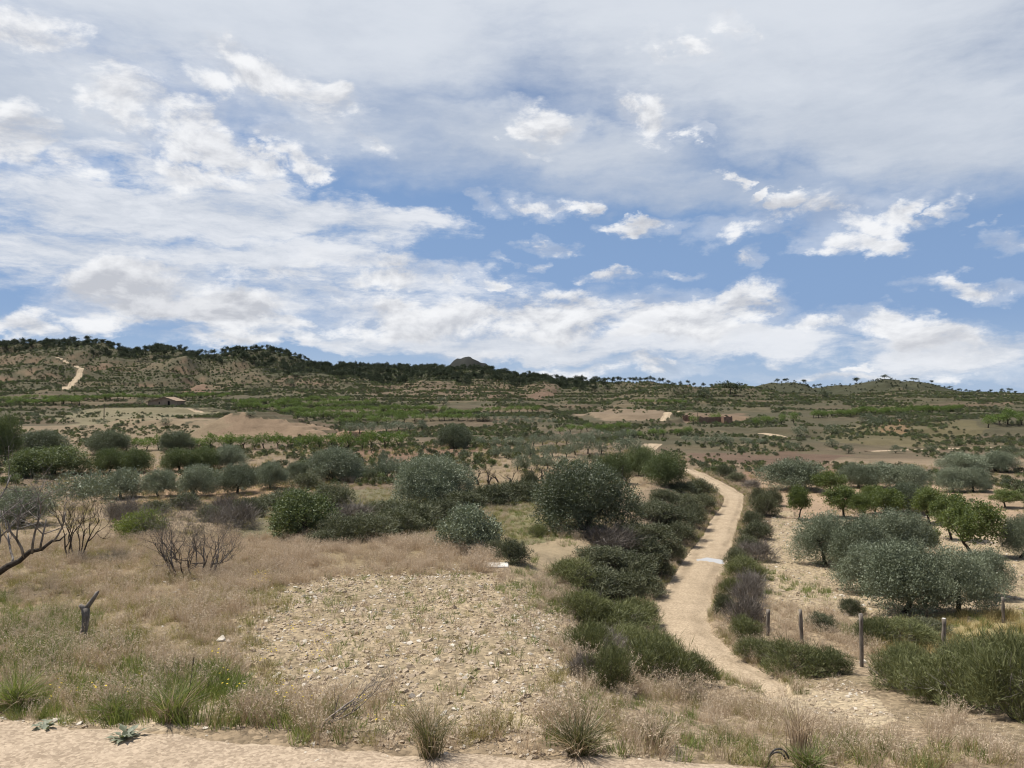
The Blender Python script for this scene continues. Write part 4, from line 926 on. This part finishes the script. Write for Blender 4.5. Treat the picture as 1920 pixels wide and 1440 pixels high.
sc = (0.30 + 0.75 * NPR.rand(len(x)) ** 2.2) * (0.7 + 0.6 * sstep(y, 100, 420))
scatter('scrub', 'low dark scrub dotted over the valley banks and terraced hills', 'scrub', np.stack([x, y, gz(x, y) - 0.03], 1), sc, sb, 0.08, 3)
# forest on the far ridges
n = 34000; y = NPR.uniform(430, 930, n); px = NPR.uniform(-80, 2000, n); x = (px - CX) / F * y
wd = grid_sample(wood, x, y); cl = sstep(fbm(x / 25, y / 25, 3, 57), -0.3, 0.3)
k = NPR.rand(n) < wd * (0.35 + 0.65 * cl) * np.where(px > 1250, 0.45, 1.0); x, y, px = x[k], y[k], px[k]
hill_pines = NPR.rand(len(x)); sc = (0.45 + 0.5 * hill_pines) * np.where(px > 1250, 0.5, 1.0)
scatter('forest', 'dark pine wood covering the far ridge', 'forest', np.stack([x, y, gz(x, y) - 0.1], 1), sc, [FARP['pine%d' % i]['me'] for i in range(3)] + [FARP['dark%d' % i]['me'] for i in range(2)], 0.05, 4)

# ------------------------------------------------------------------ grass, stones and flowers of the foreground
def grass_clump(seed, mat, n, h, wid, spread, lean=0.35, heads=0.0):
    R = np.random.RandomState(seed); a = R.rand(n) * 6.283; rr = spread * np.sqrt(R.rand(n)); base = np.stack([rr * np.cos(a), rr * np.sin(a), np.zeros(n)], 1)
    d = unit(np.stack([np.cos(a) * lean * R.rand(n) + R.normal(size=n) * 0.2 + 0.12, np.sin(a) * lean * R.rand(n) + R.normal(size=n) * 0.2, np.ones(n)], 1)); L = h * (0.5 + 0.7 * R.rand(n))[:, None]
    bend = np.stack([R.normal(size=n) * 0.3 + 0.25, R.normal(size=n) * 0.3, -0.12 * np.ones(n)], 1)
    side = unit(np.cross(d, R.normal(size=(n, 3)))) * wid
    m_ = base + d * L * 0.55; tp = base + d * L + bend * L * 0.35
    V = np.stack([base - side, base + side, m_ - side * .8, m_ + side * .8, tp], 1).reshape(-1, 3); k = np.arange(n) * 5
    T = np.concatenate([np.stack([k, k + 1, k + 3], 1), np.stack([k, k + 3, k + 2], 1), np.stack([k + 2, k + 3, k + 4], 1)]); tint = np.repeat(R.rand(n), 5)
    if heads:
        q = int(n * heads); o = len(V); hp = np.repeat(tp[:q], 4, 0) - d[np.repeat(np.arange(q), 4)] * R.rand(q * 4, 1) * 0.10 * h / .5; hd = unit(R.normal(size=(q * 4, 3)) + [0.3, 0, .5]); hs = unit(np.cross(hd, R.normal(size=(q * 4, 3))))
        Vh = np.stack([hp, hp + hd * .035 + hs * .006, hp + hd * .05 - hs * .006], 1).reshape(-1, 3); V = np.vstack([V, Vh]); kk = o + np.arange(q * 4) * 3
        T = np.vstack([T, np.stack([kk, kk + 1, kk + 2], 1)]); tint = np.concatenate([tint, np.repeat(0.4 + 0.6 * R.rand(q * 4), 3)])
    return mk('grass_piece', V, T, [M[mat]], False, {'tint': ('FLOAT', tint)})
gd = [grass_clump(800 + i, 'dry', 46, 0.50, 0.0032, 0.16, 0.45, 0.9) for i in range(4)]
gg = [grass_clump(810 + i, 'green', 44, 0.34, 0.0045, 0.15, 0.5) for i in range(4)]
gs = [grass_clump(820 + i, 'straw', 40, 0.45, 0.006, 0.16, 0.6, 0.3) for i in range(3)]
gy = [grass_clump(840 + i, 'olivegrass', 44, 0.30, 0.0040, 0.17, 0.6, 0.3) for i in range(4)]
gt = [grass_clump(830 + i, 'dry' if i < 2 else 'green', 16, 0.16, 0.0035, 0.07, 0.8) for i in range(4)]
GRASS = [ # outline in the photo, clumps per square metre, pieces, size
    ([(0,1345),(0,1020),(240,1010),(470,1040),(500,1110),(430,1180),(440,1260),(560,1330),(560,1395),(300,1372)], 11, gd, 1.0),
    ([(0,1345),(0,1020),(240,1010),(500,1030),(560,1110),(480,1180),(500,1260),(600,1330),(600,1398),(300,1372)], 12, gy, 0.95),
    ([(560,1402),(520,1300),(760,1330),(1000,1350),(1060,1240),(1300,1305),(1430,1330),(1640,1385),(1920,1410),(1980,1470),(1300,1440),(900,1418)], 9, gy, 0.9),
    ([(440,1130),(560,1070),(940,1075),(1090,1180),(1080,1300),(760,1360),(520,1300)], 2.2, gy, 0.6),
    ([(0,1350),(0,1120),(140,1150),(260,1230),(440,1280),(540,1395),(300,1380)], 30, gg, 1.2),
    ([(250,1010),(900,1012),(960,1075),(700,1075),(560,1100),(420,1120)], 15, gd, 1.0),
    ([(560,1400),(480,1320),(560,1280),(760,1340),(960,1370),(1060,1330),(1060,1240),(1300,1298),(1420,1318),(1620,1378),(1800,1355),(1920,1400),(1980,1460),(1300,1440),(900,1418)], 11, gd, 1.0),
    ([(560,1402),(520,1340),(760,1370),(1000,1380),(1060,1300),(1300,1330),(1450,1400),(1920,1430),(1980,1470),(1300,1440),(900,1418)], 9, gg, 1.0),
    ([(930,1110),(1000,1040),(1090,1080),(1090,1230),(1060,1260)], 9, gd, 0.8),
    ([(930,1110),(1000,1050),(1090,1080),(1090,1180)], 9, gg, 0.9),
    ([(880,1010),(880,965),(1080,930),(1230,960),(1060,1030)], 6, gg, 0.8),
    ([(880,1010),(880,965),(1080,930),(1230,960),(1060,1030)], 5, gd, 0.8),
    ([(1330,1160),(1340,1100),(1440,1130),(1640,1160),(1620,1240),(1480,1250),(1400,1260)], 10, gd, 0.9),
    ([(1620,1240),(1640,1165),(1920,1150),(1920,1215),(1780,1230)], 14, gs, 0.95),
    ([(1620,1240),(1560,1170),(1920,1150),(1960,1330),(1780,1330)], 8, gg, 1.1),
    ([(850,918),(870,890),(1290,892),(1310,918),(1180,940),(1000,918)], 2.2, gd, 0.9),
    ([(500,1005),(560,950),(880,930),(1060,930),(1060,1005),(880,1012)], 5, gg, 0.9),
    ([(500,1005),(560,950),(880,930),(1060,930),(1060,1005),(880,1012)], 4, gy, 1.0),
    ([(-20,1015),(-20,905),(640,890),(900,905),(1080,915),(1080,1010),(880,1012)], 2.6, gy, 1.1),
    ([(-20,1015),(-20,905),(640,890),(900,905),(1080,915),(1080,1010),(880,1012)], 0.7, gd, 1.0),
    ([(-20,900),(-20,845),(640,840),(1280,850),(1300,890),(900,905),(640,890)], 0.8, gy, 1.5),
    ([(1380,960),(1400,870),(1960,870),(1960,975)], 0.9, gy, 1.2),
    ([(1300,990),(1230,940),(1330,900),(1360,930)], 4, gy, 1.0),
    ([(1480,1130),(1400,1120),(1430,1070),(1560,1110)], 5, gt, 1.4),
]
gxy = {'dry': [], 'green': [], 'straw': [], 'yellowing': []}
for gi_, (poly, den, pcs, sz) in enumerate(GRASS):
    x, y = sample_poly(poly, den, 900 + gi_); k = off_track(x, y, 1.0) & in_view(x, y) & (y > np.interp(x, ex, ey) + 0.05); x, y = x[k], y[k]
    cov = sstep(fbm(x / 2.2, y / 2.2, 3, 60 + gi_), -0.55, 0.15); k = NPR.rand(len(x)) < 0.25 + 0.75 * cov; x, y = x[k], y[k]
    gxy['dry' if pcs is gd else 'straw' if pcs is gs else 'yellowing' if pcs is gy else 'green'].append(np.stack([x, y, gz(x, y) - 0.015, sz * (0.6 + 0.6 * NPR.rand(len(x))) * (0.75 + 0.35 * np.clip(fbm(x / 4, y / 4, 2, 33), -1, 1))], 1))
x, y = sample_poly([(560,1400),(430,1260),(430,1120),(700,1060),(940,1080),(1090,1180),(1090,1260),(1060,1380),(760,1395)], 7, 950); t_ = np.stack([x, y, gz(x, y) - 0.01, 0.6 + 0.9 * NPR.rand(len(x))], 1)
x, y = sample_poly([(1400,1150),(1450,960),(1920,975),(1920,1160),(1640,1170)], 2.0, 951); t2 = np.stack([x, y, gz(x, y) - 0.01, 0.6 + 0.9 * NPR.rand(len(x))], 1); t_ = np.vstack([t_, t2])
for P, w in trk[:1]:
    Tn = np.gradient(P, axis=0); Tn /= np.linalg.norm(Tn, axis=1, keepdims=True); m_ = 2600; i_ = NPR.randint(0, len(P), m_); sgn = NPR.choice([-1, 1], m_)
    dd = w[i_] * (0.98 + 0.55 * np.abs(NPR.normal(size=m_)) ** 1.3); q = P[i_] + np.stack([-Tn[i_, 1], Tn[i_, 0]], 1) * (sgn * dd)[:, None]
    for key, sl in (('yellowing', slice(0, 1100)), ('dry', slice(1100, 1900)), ('green', slice(1900, 2600))):
        x, y = q[sl, 0], q[sl, 1]; k = y > np.interp(x, ex, ey) + 0.3; x, y = x[k], y[k]; gxy[key].append(np.stack([x, y, gz(x, y) - 0.01, 0.25 + 0.6 * NPR.rand(len(x)) ** 1.5], 1))
for key, lab, pcs in (('dry', 'fine pinkish dry grass waving over the foreground', gd), ('green', 'green grass and weeds in the foreground', gg), ('yellowing', 'olive-yellow half-dry grass and weeds in the foreground', gy), ('straw', 'yellow straw-coloured grass between the fence posts', gs)):
    A = np.vstack(gxy[key]); scatter({'dry': 'dry_grass', 'green': 'green_grass', 'straw': 'straw_grass', 'yellowing': 'yellowing_grass'}[key], lab, 'grass', A[:, :3], A[:, 3], pcs, 0.12, 12)
scatter('grass_tufts', 'small scattered tufts on the stony ground', 'grass', t_[:, :3], t_[:, 3], gt, 0.15, 13)

def stone_mesh(seed, mat, size=1.0):
    R = np.random.RandomState(seed)
    t = (1 + 5 ** 0.5) / 2
    v = np.array([(-1,t,0),(1,t,0),(-1,-t,0),(1,-t,0),(0,-1,t),(0,1,t),(0,-1,-t),(0,1,-t),(t,0,-1),(t,0,1),(-t,0,-1),(-t,0,1)], float); v = unit(v)
    f = [(0,11,5),(0,5,1),(0,1,7),(0,7,10),(0,10,11),(1,5,9),(5,11,4),(11,10,2),(10,7,6),(7,1,8),(3,9,4),(3,4,2),(3,2,6),(3,6,8),(3,8,9),(4,9,5),(2,4,11),(6,2,10),(8,6,7),(9,8,1)]
    v = v * (1 + 0.28 * R.normal(size=(12, 1))) * np.array([1, 0.6 + 0.4 * R.rand(), 0.42 + 0.25 * R.rand()]) * size
    return mk('stone', v, f, [M[mat]], False)
st = [stone_mesh(850 + i, 'stone' if i % 7 else 'stonew', 1.0) for i in range(12)]
SP = []
for poly, den, s0 in [([(560,1400),(430,1260),(430,1120),(700,1055),(940,1075),(1090,1180),(1090,1260),(1060,1380),(760,1395)], 90, 0.044), ([(480,1400),(400,1260),(400,1110),(700,1055),(960,1070),(1090,1180),(1090,1300),(1060,1390),(760,1400)], 4, 0.075), ([(0,1350),(0,1010),(480,1030),(560,1400),(300,1380)], 9, 0.04),
    ([(-20,1355),(-20,1330),(300,1362),(700,1392),(1300,1415),(1320,1432),(700,1412),(300,1385)], 150, 0.032), ([(-60,1460),(-40,1340),(300,1385),(700,1412),(1300,1432),(1320,1470)], 60, 0.016), ([(1395,1150),(1445,965),(1700,960),(1920,985),(1920,1165),(1640,1170)], 26, 0.055),
    ([(1270,1230),(1300,1180),(1360,1230),(1480,1260),(1640,1290),(1680,1350),(1500,1340),(1380,1290)], 80, 0.035), ([(1230,1190),(1240,1140),(1320,1140),(1320,1200)], 30, 0.025), ([(1240,1150),(1300,1040),(1360,940),(1394,940),(1370,1040),(1330,1150)], 7, 0.028)]:
    x, y = sample_poly(poly, den * 1.25, 970 + len(SP)); k = NPR.rand(len(x)) < 0.35 + 0.65 * sstep(fbm(x / 1.1, y / 1.1, 3, 37), -0.3, 0.25); x, y = x[k], y[k]; SP.append(np.stack([x, y, gz(x, y) + 0.004, s0 * (0.35 + 1.3 * NPR.rand(len(x)) ** 3)], 1))
A = np.vstack(SP); A = A[in_view(A[:, 0], A[:, 1])]
scatter('gravel', 'pale limestone pebbles strewn over the fields and road edge', 'gravel', A[:, :3], A[:, 3], st, 0.3, 14)
def flower(seed):
    R = np.random.RandomState(seed); V, T = [], []
    for k in range(3):
        c = np.array([R.normal() * .05, R.normal() * .05, 0.22 + 0.12 * R.rand()])
        for j in range(7):
            a = j / 7 * 6.283; V += [c, c + [.013 * math.cos(a - .4), .013 * math.sin(a - .4), .005], c + [.013 * math.cos(a + .4), .013 * math.sin(a + .4), .005]]; T.append((len(V) - 3, len(V) - 2, len(V) - 1))
    return mk('flower', np.array(V), T, [M['yellow']], False, {'tint': ('FLOAT', np.full(len(V), .6))})
fx = []
for poly, den in [([(60,1330),(60,1270),(300,1280),(420,1330)], 4), ([(380,1380),(380,1230),(640,1190),(640,1290),(560,1390)], 5), ([(640,1400),(690,1340),(740,1340),(740,1400)], 10), ([(465,1115),(465,1085),(505,1085),(505,1115)], 40), ([(500,1260),(500,1200),(600,1180),(600,1260)], 8)]:
    x, y = sample_poly(poly, den * 0.7, 990 + len(fx)); fx.append(np.stack([x, y, gz(x, y), 0.7 + 0.6 * NPR.rand(len(x))], 1))
A = np.vstack(fx); scatter('wildflowers', 'small yellow wildflowers in the grass', 'flowers', A[:, :3], A[:, 3], [flower(1), flower(2)], 0.2, 15)

# ------------------------------------------------------------------ single foreground things
def px_at(px, py, y): return np.array([(px - CX) / F * y, y, EYE - (py - HY) / F * y])
# fence posts
for (px, t, bb, lab, ln) in [(1440,1143,1192,'short weathered fence post nearest the track',.01),(1504,1143,1212,'weathered fence post second from the track, leaning slightly',-.05),(1616,1152,1250,'tallest grey fence post, standing in front of the olives',-.02),
        (1768,1160,1236,'grey fence post with a pale cut top, right of the tallest one',.03),(1882,1120,1168,'dark fence post farthest right, beyond the straw grass',-.04)]:
    p = unproj([(px, bb)])[0]; s = p[1] / F; h = (bb - t) * s; R = np.random.RandomState(px)
    zz = np.linspace(-0.15, h, 9); pts = np.stack([ln * zz + R.normal(size=9) * .004, R.normal(size=9) * .004, zz], 1)
    V, T = join([tube(pts, 0.052 * (1 + 0.10 * R.normal(size=9)) , 9)])
    o = link('fence_post', mk('fence_post', V, T, [M['post']], True), None, tuple(p)); tag(o, lab, 'post', 'weathered fence posts')
    if px in (1768, 1616):
        top = pts[-1]; Vc, Tc = join([tube([top, top + [0, 0, .012]], [.046, .044], 9)]); link('cut_top', mk('cut_top', Vc, Tc, [M['concrete'] if px == 1768 else M['deadwood']]), o)
# broken forked stump
p = unproj([(158, 1205)])[0]; y0 = p[1]
def path(pts, y): return np.array([px_at(a, b_, y + dy_) for a, b_, dy_ in pts]) - p
o = link('broken_stump', None, None, tuple(p)); tag(o, 'forked dead tree stump standing in the dry grass at left', 'stump')
V, T = join([tube(path([(155,1212,0),(156,1190,.03),(160,1172,0),(161,1155,-.02),(160,1140,0)], y0), [.085,.072,.066,.072,.078], 9)]); link('trunk', mk('trunk', V, T, [M['deadwood']], True), o)
V, T = join([tube(path([(160,1143,0),(168,1132,.02),(176,1121,.03),(181,1113,.03),(185,1108,.05)], y0), [.055,.046,.040,.036,.018], 7)]); link('upper_fork', mk('fork', V, T, [M['deadwood']], True), o)
V, T = join([tube(path([(161,1145,0),(155,1139,-.03),(150,1134,-.05)], y0), [.062,.05,.034], 7)]); link('broken_stub', mk('stub', V, T, [M['deadwood']], True), o)
# bare shrub
me, w0, h0 = bare_tree(640, 2.3, 0.036, 5, 0.50, 16, 'twig', (0.05, 0), 0.05, 0.80, (2, 3), 0.34, 0.13)
p = unproj([(362, 1072)])[0]; s = p[1] / F
Vt, Tt, tt_ = leaf_cloud([(math.cos(q * 2.4) * .42 * w0 * (q / 14) ** .5, math.sin(q * 2.4) * .42 * w0 * (q / 14) ** .5, h0 * (.55 + .25 * ((q * 7) % 5) / 5), .16 * w0, .16 * w0, .2 * h0) for q in range(14)], 3600, 0.24, 0.007, 91, per=4, sprig=.12, a_up=.5, a_rnd=.6, rmin=.2)
bs = link('bare_shrub', None, None, tuple(p), 0.6, (235*s/w0, 235*s/w0, 150*s/h0)); link('stems', me, bs); link('twigs', mk('twigs', Vt, Tt, [M['greyshrub']], False, {'tint': ('FLOAT', tt_ * .5)}), bs)
tag(bs, 'large leafless many-stemmed shrub of grey twigs in the dry field', 'shrub')
# thin-stemmed olive at left
p = unproj([(140, 1046)])[0]; s = p[1] / F
o = link('thin_olive', None, None, tuple(p)); tag(o, 'spindly olive with bare dark stems and a silvery top at left', 'olive tree')
me, w0, h0 = bare_tree(655, 2.6, 0.05, 5, 0.42, 6, 'bark', (0, 0), 0.16, 0.74, (2, 3), 0.42); link('stems', me, o, None, 0, (118*s/w0, 118*s/w0, 150*s/h0))
R = np.random.RandomState(5); bl = [(R.normal()*.75+.3, R.normal()*.5, 2.15+R.rand()*.65, .38, .38, .24) for _ in range(15)]
V, T, ti = leaf_cloud(bl, 6500, 0.09, 0.032, 77, per=7, sprig=.18, a_up=.5, rmin=.3); link('crown', mk('crown', V, T, [M['olive']], False, {'tint': ('FLOAT', ti)}), o)
# leaning dead tree entering from the left border
Y0 = 21.0; base = px_at(-75, 1112, Y0); base[2] = gz(base[0], base[1])
o = link('leaning_dead_tree', None, None, tuple(base)); tag(o, 'dark dead tree leaning in from the left border with bare twigs', 'dead tree')
def pth(pts): return np.array([px_at(a, b_, Y0 + d_) for a, b_, d_ in pts]) - base
limb = [(-75,1118,0),(-48,1092,.1),(-12,1080,.2),(14,1062,.25),(36,1052,.3),(56,1034,.35),(78,1030,.4),(98,1014,.5),(112,1013,.6),(126,1000,.7)]
V, T = join([tube(pth(limb), [.15,.12,.098,.088,.07,.066,.05,.042,.026,.012], 9)]); link('main_limb', mk('limb', V, T, [M['bark']], True), o)
R = np.random.RandomState(9)
for (a, b_, d_, dx, dz, ln, rd) in [(45,1046,.3,-.05,1,1.15,.04),(75,1030,.35,.45,1,.85,.032),(100,1016,.45,.8,.9,.9,.03),(20,1062,.25,-.5,1,1.1,.036),(-20,1086,.15,-.1,1,1.6,.055),(60,1038,.3,.1,1,1.2,.036),(-50,1104,.05,.1,1,1.9,.06)]:
    out, tips = [], []; q = px_at(a, b_, Y0 + d_) - base
    branches(R, q, (dx, R.normal() * .4, dz), ln, rd, 4, out, tips, .55, (2, 3), .05, 4, .72, .62, .2); V, T = join(out); link('branch', mk('branch', V, T, [M['deadwood']], True), o)
# dead branches leaning over the grass, middle foreground
p = unproj([(592, 1372)])[0]; R = np.random.RandomState(21); out, tips = [], []
for d_ in ((.9, .1, .45), (.95, .25, .38), (.55, .1, .6)): branches(R, (0, 0, 0.02), d_, 0.62, .016, 4, out, tips, .38, (2, 3), .01, 5, .68, .6, .10)
V, T = join(out); tag(link('fallen_branch', mk('fallen_branch', V, T, [M['deadwood']], True), None, tuple(p)), 'fallen dry branch with bare forking twigs beside the gravel road', 'branch')
# broom plants, rush tufts, thistles along the road edge
def spray(seed, n, h, spread, wid, mat, basew=.06, stemmat=None):
    R = np.random.RandomState(seed); V, T, ti = [], [], []
    for i in range(n):
        a = R.rand() * 6.283; r_ = R.rand() ** .6; d = unit(np.array([math.cos(a) * spread * r_, math.sin(a) * spread * r_, 1.0])); L = h * (.25 + .8 * R.rand() ** .7); b0 = np.array([R.normal() * basew, R.normal() * basew, 0])
        sd_ = unit(np.cross(d, R.normal(size=3))) * wid; q = [b0, b0 + d * L * .5, b0 + d * L + np.array([math.cos(a), math.sin(a), -.5]) * L * (.12 + .35 * R.rand()) * r_ + R.normal(size=3) * L * .09]; k = len(V)
        V += [q[0] - sd_, q[0] + sd_, q[1] - sd_ * .9, q[1] + sd_ * .9, q[2]]; T += [(k, k + 1, k + 3), (k, k + 3, k + 2), (k + 2, k + 3, k + 4)]; ti += [R.rand()] * 5
    return mk('spray', np.array(V), T, [M[mat]], False, {'tint': ('FLOAT', ti)})
def plant(name, lab, px, py, wpx, hpx, n, mat, seed, wid=.0045, stems=False):
    p = unproj([(px, py)])[0]; s = p[1] / F; h = hpx * s; sp = wpx * s / 2 / max(h, .05)
    o = link(name, None, None, tuple(p)); tag(o, lab, 'plant'); link('blades', spray(seed, n, h, sp, wid, mat), o); link('dry_blades', spray(seed + 1, n // 2, h * .95, sp * 1.35, wid, 'dry'), o); return o
plant('broom_plant','upright green broom with fanned stems at the edge of the gravel road',805,1420,150,135,300,'sedge',31,.003)
plant('rush_tuft','dark green rush tuft with one tall stalk by the gravel road',322,1352,120,95,260,'green',33)
plant('reed_tuft','broad green tuft with long bent dry blades near the road edge',1085,1412,230,105,380,'sedge',35)
plant('reed_tuft','green tuft in the dry grass right of the broad tuft',1225,1395,170,75,200,'sedge',37)
plant('weed_clump','green leafy weed patch near the lower left corner',215,1345,150,60,420,'green',39)
plant('weed_clump','tall green weeds at the left border behind the road edge',30,1330,170,90,420,'green',41)
plant('dry_stalks','brown upright stalks above the bent hose',1500,1425,70,150,120,'dry',43,.004)
plant('weed_clump','green weeds hiding the foot of the bent hose',1515,1440,130,55,300,'green',45)
def stalk(px, py, tx, ty, lab):
    p = unproj([(px, py)])[0]; q = px_at(tx, ty, p[1] + .1) - p; V, T = join([tube([np.zeros(3), q * .5 + [.01, 0, 0], q], [.006, .005, .003], 5), tube([q * .86, q * 1.0], [.009, .004], 5)])
    tag(link('dry_stalk', mk('dry_stalk', V, T, [M['bark']], True), None, tuple(p)), lab, 'stalk')
stalk(345,1345,364,1232,'single tall dark seed stalk rising over the rush tuft')
stalk(120,1300,45,1275,'thin pale stalk bent over the green weeds at left')
def thistle(px, py, wpx, lab, seed):
    p = unproj([(px, py)])[0]; s = p[1] / F; r0 = wpx * s / 2; R = np.random.RandomState(seed)
    o = link('thistle_rosette', None, None, tuple(p)); tag(o, lab, 'plant', 'silvery thistle rosettes')
    V, T = [], []
    base = np.array([(0,0,.0),(.16,.3,.05),(.06,.42,.07),(.2,.6,.09),(.07,.75,.08),(0,1,.04),(-.07,.75,.08),(-.2,.6,.09),(-.06,.42,.07),(-.16,.3,.05)])
    Tl = [(0,1,2),(0,2,8),(0,8,9),(2,3,4),(2,4,6),(2,6,8),(8,6,7),(4,5,6)]; lm = mk('leaf', base, Tl, [M['thistle']], False, {'tint': ('FLOAT', R.rand(10))})
    for i in range(16):
        lf = link('leaf', lm, o, (R.normal() * .04, R.normal() * .04, 0.01), 0, (r0 * R.uniform(.6, 1.0),) * 2 + (r0 * R.uniform(.8, 2.2),)); lf.rotation_euler = (R.uniform(-.1, .5), R.uniform(-.2, .2), i * 2.4)
thistle(235,1388,86,'larger silvery thistle rosette on the gravel road edge',3); thistle(85,1366,60,'smaller silvery thistle rosette nearer the left border',4)
# bent hose
p = unproj([(1440, 1438)])[0]; s = p[1] / F
o = link('bent_hose', None, None, tuple(p)); tag(o, 'black bent hose arching out of the weeds at the bottom edge', 'hose')
for (nm, w_, h_, x0, dy_) in (('outer_arch', 40, 34, 0, 0), ('inner_arch', 34, 24, 3, .05)):
    a = np.linspace(math.pi * 1.0, math.pi * .12, 26); pts = np.stack([(x0 + w_ * .5 + w_ * .5 * np.cos(a)) * s, dy_ + 0 * a, h_ * s * np.sin(a) ** .8], 1); pts = np.vstack([[pts[0, 0] - .01, dy_, -.1], pts])
    V, T = join([tube(pts, .011 * (1 + .12 * np.sin(np.arange(27) * 2.6)), 8)]); link(nm, mk(nm, V, T, [M['hose']], True), o)
# pale slab lying at the end of the dry grass
p = unproj([(931, 1063)])[0]; s = p[1] / F; w_ = 42 * s; R = np.random.RandomState(2)
V = [(-.5,-.3,0),(.5,-.34,0),(.56,.3,0),(-.42,.36,0)]; V = [(a * w_, b_ * w_ * 1.1, z) for z in (-.03, .03) for a, b_, _ in V]
me = bpy.data.meshes.new('slab'); me.from_pydata(V, [], [(3,2,1,0),(4,5,6,7),(0,1,5,4),(1,2,6,5),(2,3,7,6),(3,0,4,7)]); me.materials.append(M['concrete'])
o = tag(link('concrete_slab', me, None, (p[0], p[1], p[2] + .05)), 'pale concrete slab lying flat where the dry grass ends', 'slab'); o.rotation_euler = (math.radians(2.5), 0, .1)
bv = o.modifiers.new('b', 'BEVEL'); bv.width = .01; bv.segments = 2
# white stones that stand out
for i, (px, py, sz, lab) in enumerate([(416,1201,.11,'largest white stone in the grass beside the stony ground'),(430,1205,.07,'white stone touching the largest one'),(921,1246,.055,'white stone shining alone in the middle of the stony ground'),(895,1256,.07,'tan stone left of the lone white stone'),(588,1432,.06,'pale stone on the gravel road edge below the fallen branch'),(836,1416,.05,'round pale stone at the foot of the fanned broom'),(1620,1243,.09,'pale stone at the foot of the tallest fence post'),(1438,1275,.05,'small white stone where the track widens'),(1590,1308,.06,'white stone on the sandy end of the track'),(105,1352,.06,'pale stone by the smaller thistle')]):
    p = unproj([(px, py)])[0]; o = link('stone', stone_mesh(60 + i, 'stone' if 'tan' in lab else 'stonew', sz), None, (p[0], p[1], p[2] + sz * .25), i); tag(o, lab, 'stone', 'stones that stand out')

# ------------------------------------------------------------------ buildings and ruins far off
def box(x0, x1, y0, y1, z0, z1): return [(x0,y0,z0),(x1,y0,z0),(x1,y1,z0),(x0,y1,z0),(x0,y0,z1),(x1,y0,z1),(x1,y1,z1),(x0,y1,z1)]
BF = [(3,2,1,0),(4,5,6,7),(0,1,5,4),(1,2,6,5),(2,3,7,6),(3,0,4,7)]
def bmesh_obj(name, V, Fc, mat, parent): me = bpy.data.meshes.new(name); me.from_pydata(V, [], Fc); me.materials.append(M[mat]); return link(name, me, parent)
p = unproj([(312, 762)])[0]; s = p[1] / F; w_, d_, h_ = 58 * s, 26 * s, 10 * s; rg = 17.5 * s
o = link('farm_shed', None, None, tuple(p), math.radians(-10)); tag(o, 'long low earth-coloured farm shed with a shallow gable roof', 'shed')
Vw = [(-w_/2,-d_/2,-.6),(w_/2,-d_/2,-.6),(w_/2,-d_/2,h_),(w_*.12,-d_/2,rg-.15),(-w_/2,-d_/2,h_*.9),(-w_/2,d_/2,-.6),(w_/2,d_/2,-.6),(w_/2,d_/2,h_),(w_*.12,d_/2,rg-.15),(-w_/2,d_/2,h_*.9)]
bmesh_obj('wall', Vw, [(0,1,2,3,4),(9,8,7,6,5),(1,6,7,2),(5,0,4,9)], 'adobe', o)
def slope(xa, za, xb, zb, t=.18): return [(xa,-d_/2-.35,za),(xb,-d_/2-.35,zb),(xb,d_/2+.35,zb),(xa,d_/2+.35,za),(xa,-d_/2-.35,za+t),(xb,-d_/2-.35,zb+t),(xb,d_/2+.35,zb+t),(xa,d_/2+.35,za+t)]
rf = bmesh_obj('roof', slope(-w_/2-.5,h_*.9-.22,w_*.12,rg-.14), BF, 'tile', o); bmesh_obj('roof', slope(w_*.12+.01,rg-.14,w_/2+.3,h_-.1), BF, 'tile', o)
bmesh_obj('door', box(w_*.20,w_*.27,-d_/2-.04,-d_/2+.05,-.4,1.7), BF, 'dark_void', o); bmesh_obj('window', box(-w_*.12,-w_*.08,-d_/2-.03,-d_/2+.05,.8,1.4), BF, 'dark_void', o)
def ruin(px, py, wpx, hpx, lab, seed, name='ruined_wall', deep=0.35):
    p = unproj([(px, py)])[0]; s = p[1] / F; R = np.random.RandomState(seed); n = 9; w_ = wpx * s; top = hpx * s * (0.8 + 0.25 * R.rand(n)); xs_ = np.linspace(-w_/2, w_/2, n); V = []; Fc = []
    for i in range(n):
        for (yy_, z_) in ((-deep, -.6), (-deep * .8, top[i]), (deep * .8, top[i] * .95), (deep, -.6)): V.append((xs_[i] + R.normal() * .05, yy_ + R.normal() * .04, z_))
    for i in range(n - 1):
        for k in range(3): Fc.append((i*4+k, (i+1)*4+k, (i+1)*4+k+1, i*4+k+1))
    Fc += [(3,2,1,0), (n*4-4,n*4-3,n*4-2,n*4-1)]
    me = bpy.data.meshes.new(name); me.from_pydata(V, [], Fc); me.materials.append(M['redwall']); tag(link(name, me, None, tuple(p), RG.uniform(-.15, .15)), lab, 'ruin')
ruin(1330,794,48,14,'low ruined wall of reddish earth on the right valley terrace',1); ruin(1363,794,17,15,'square orange pillar of earth wall beside the low ruined wall',2,'wall_pillar',1.0); ruin(1287,790,14,12,'dark reddish wall stub left of the low ruined wall',3)
# thin poles
for (px, py, h, lab) in ((195,786,28,'thin dark pole standing in the pale field at left'),(1308,792,22,'thin pole left of the ruined reddish wall')):
    p = unproj([(px, py)])[0]; s = p[1] / F; V, T = join([tube([(0,0,-.3),(0.02,0,h*s*.5),(0.05,0,h*s)], [.09,.08,.07], 6)]); tag(link('pole', mk('pole', V, T, [M['bark']], True), None, tuple(p)), lab, 'pole')
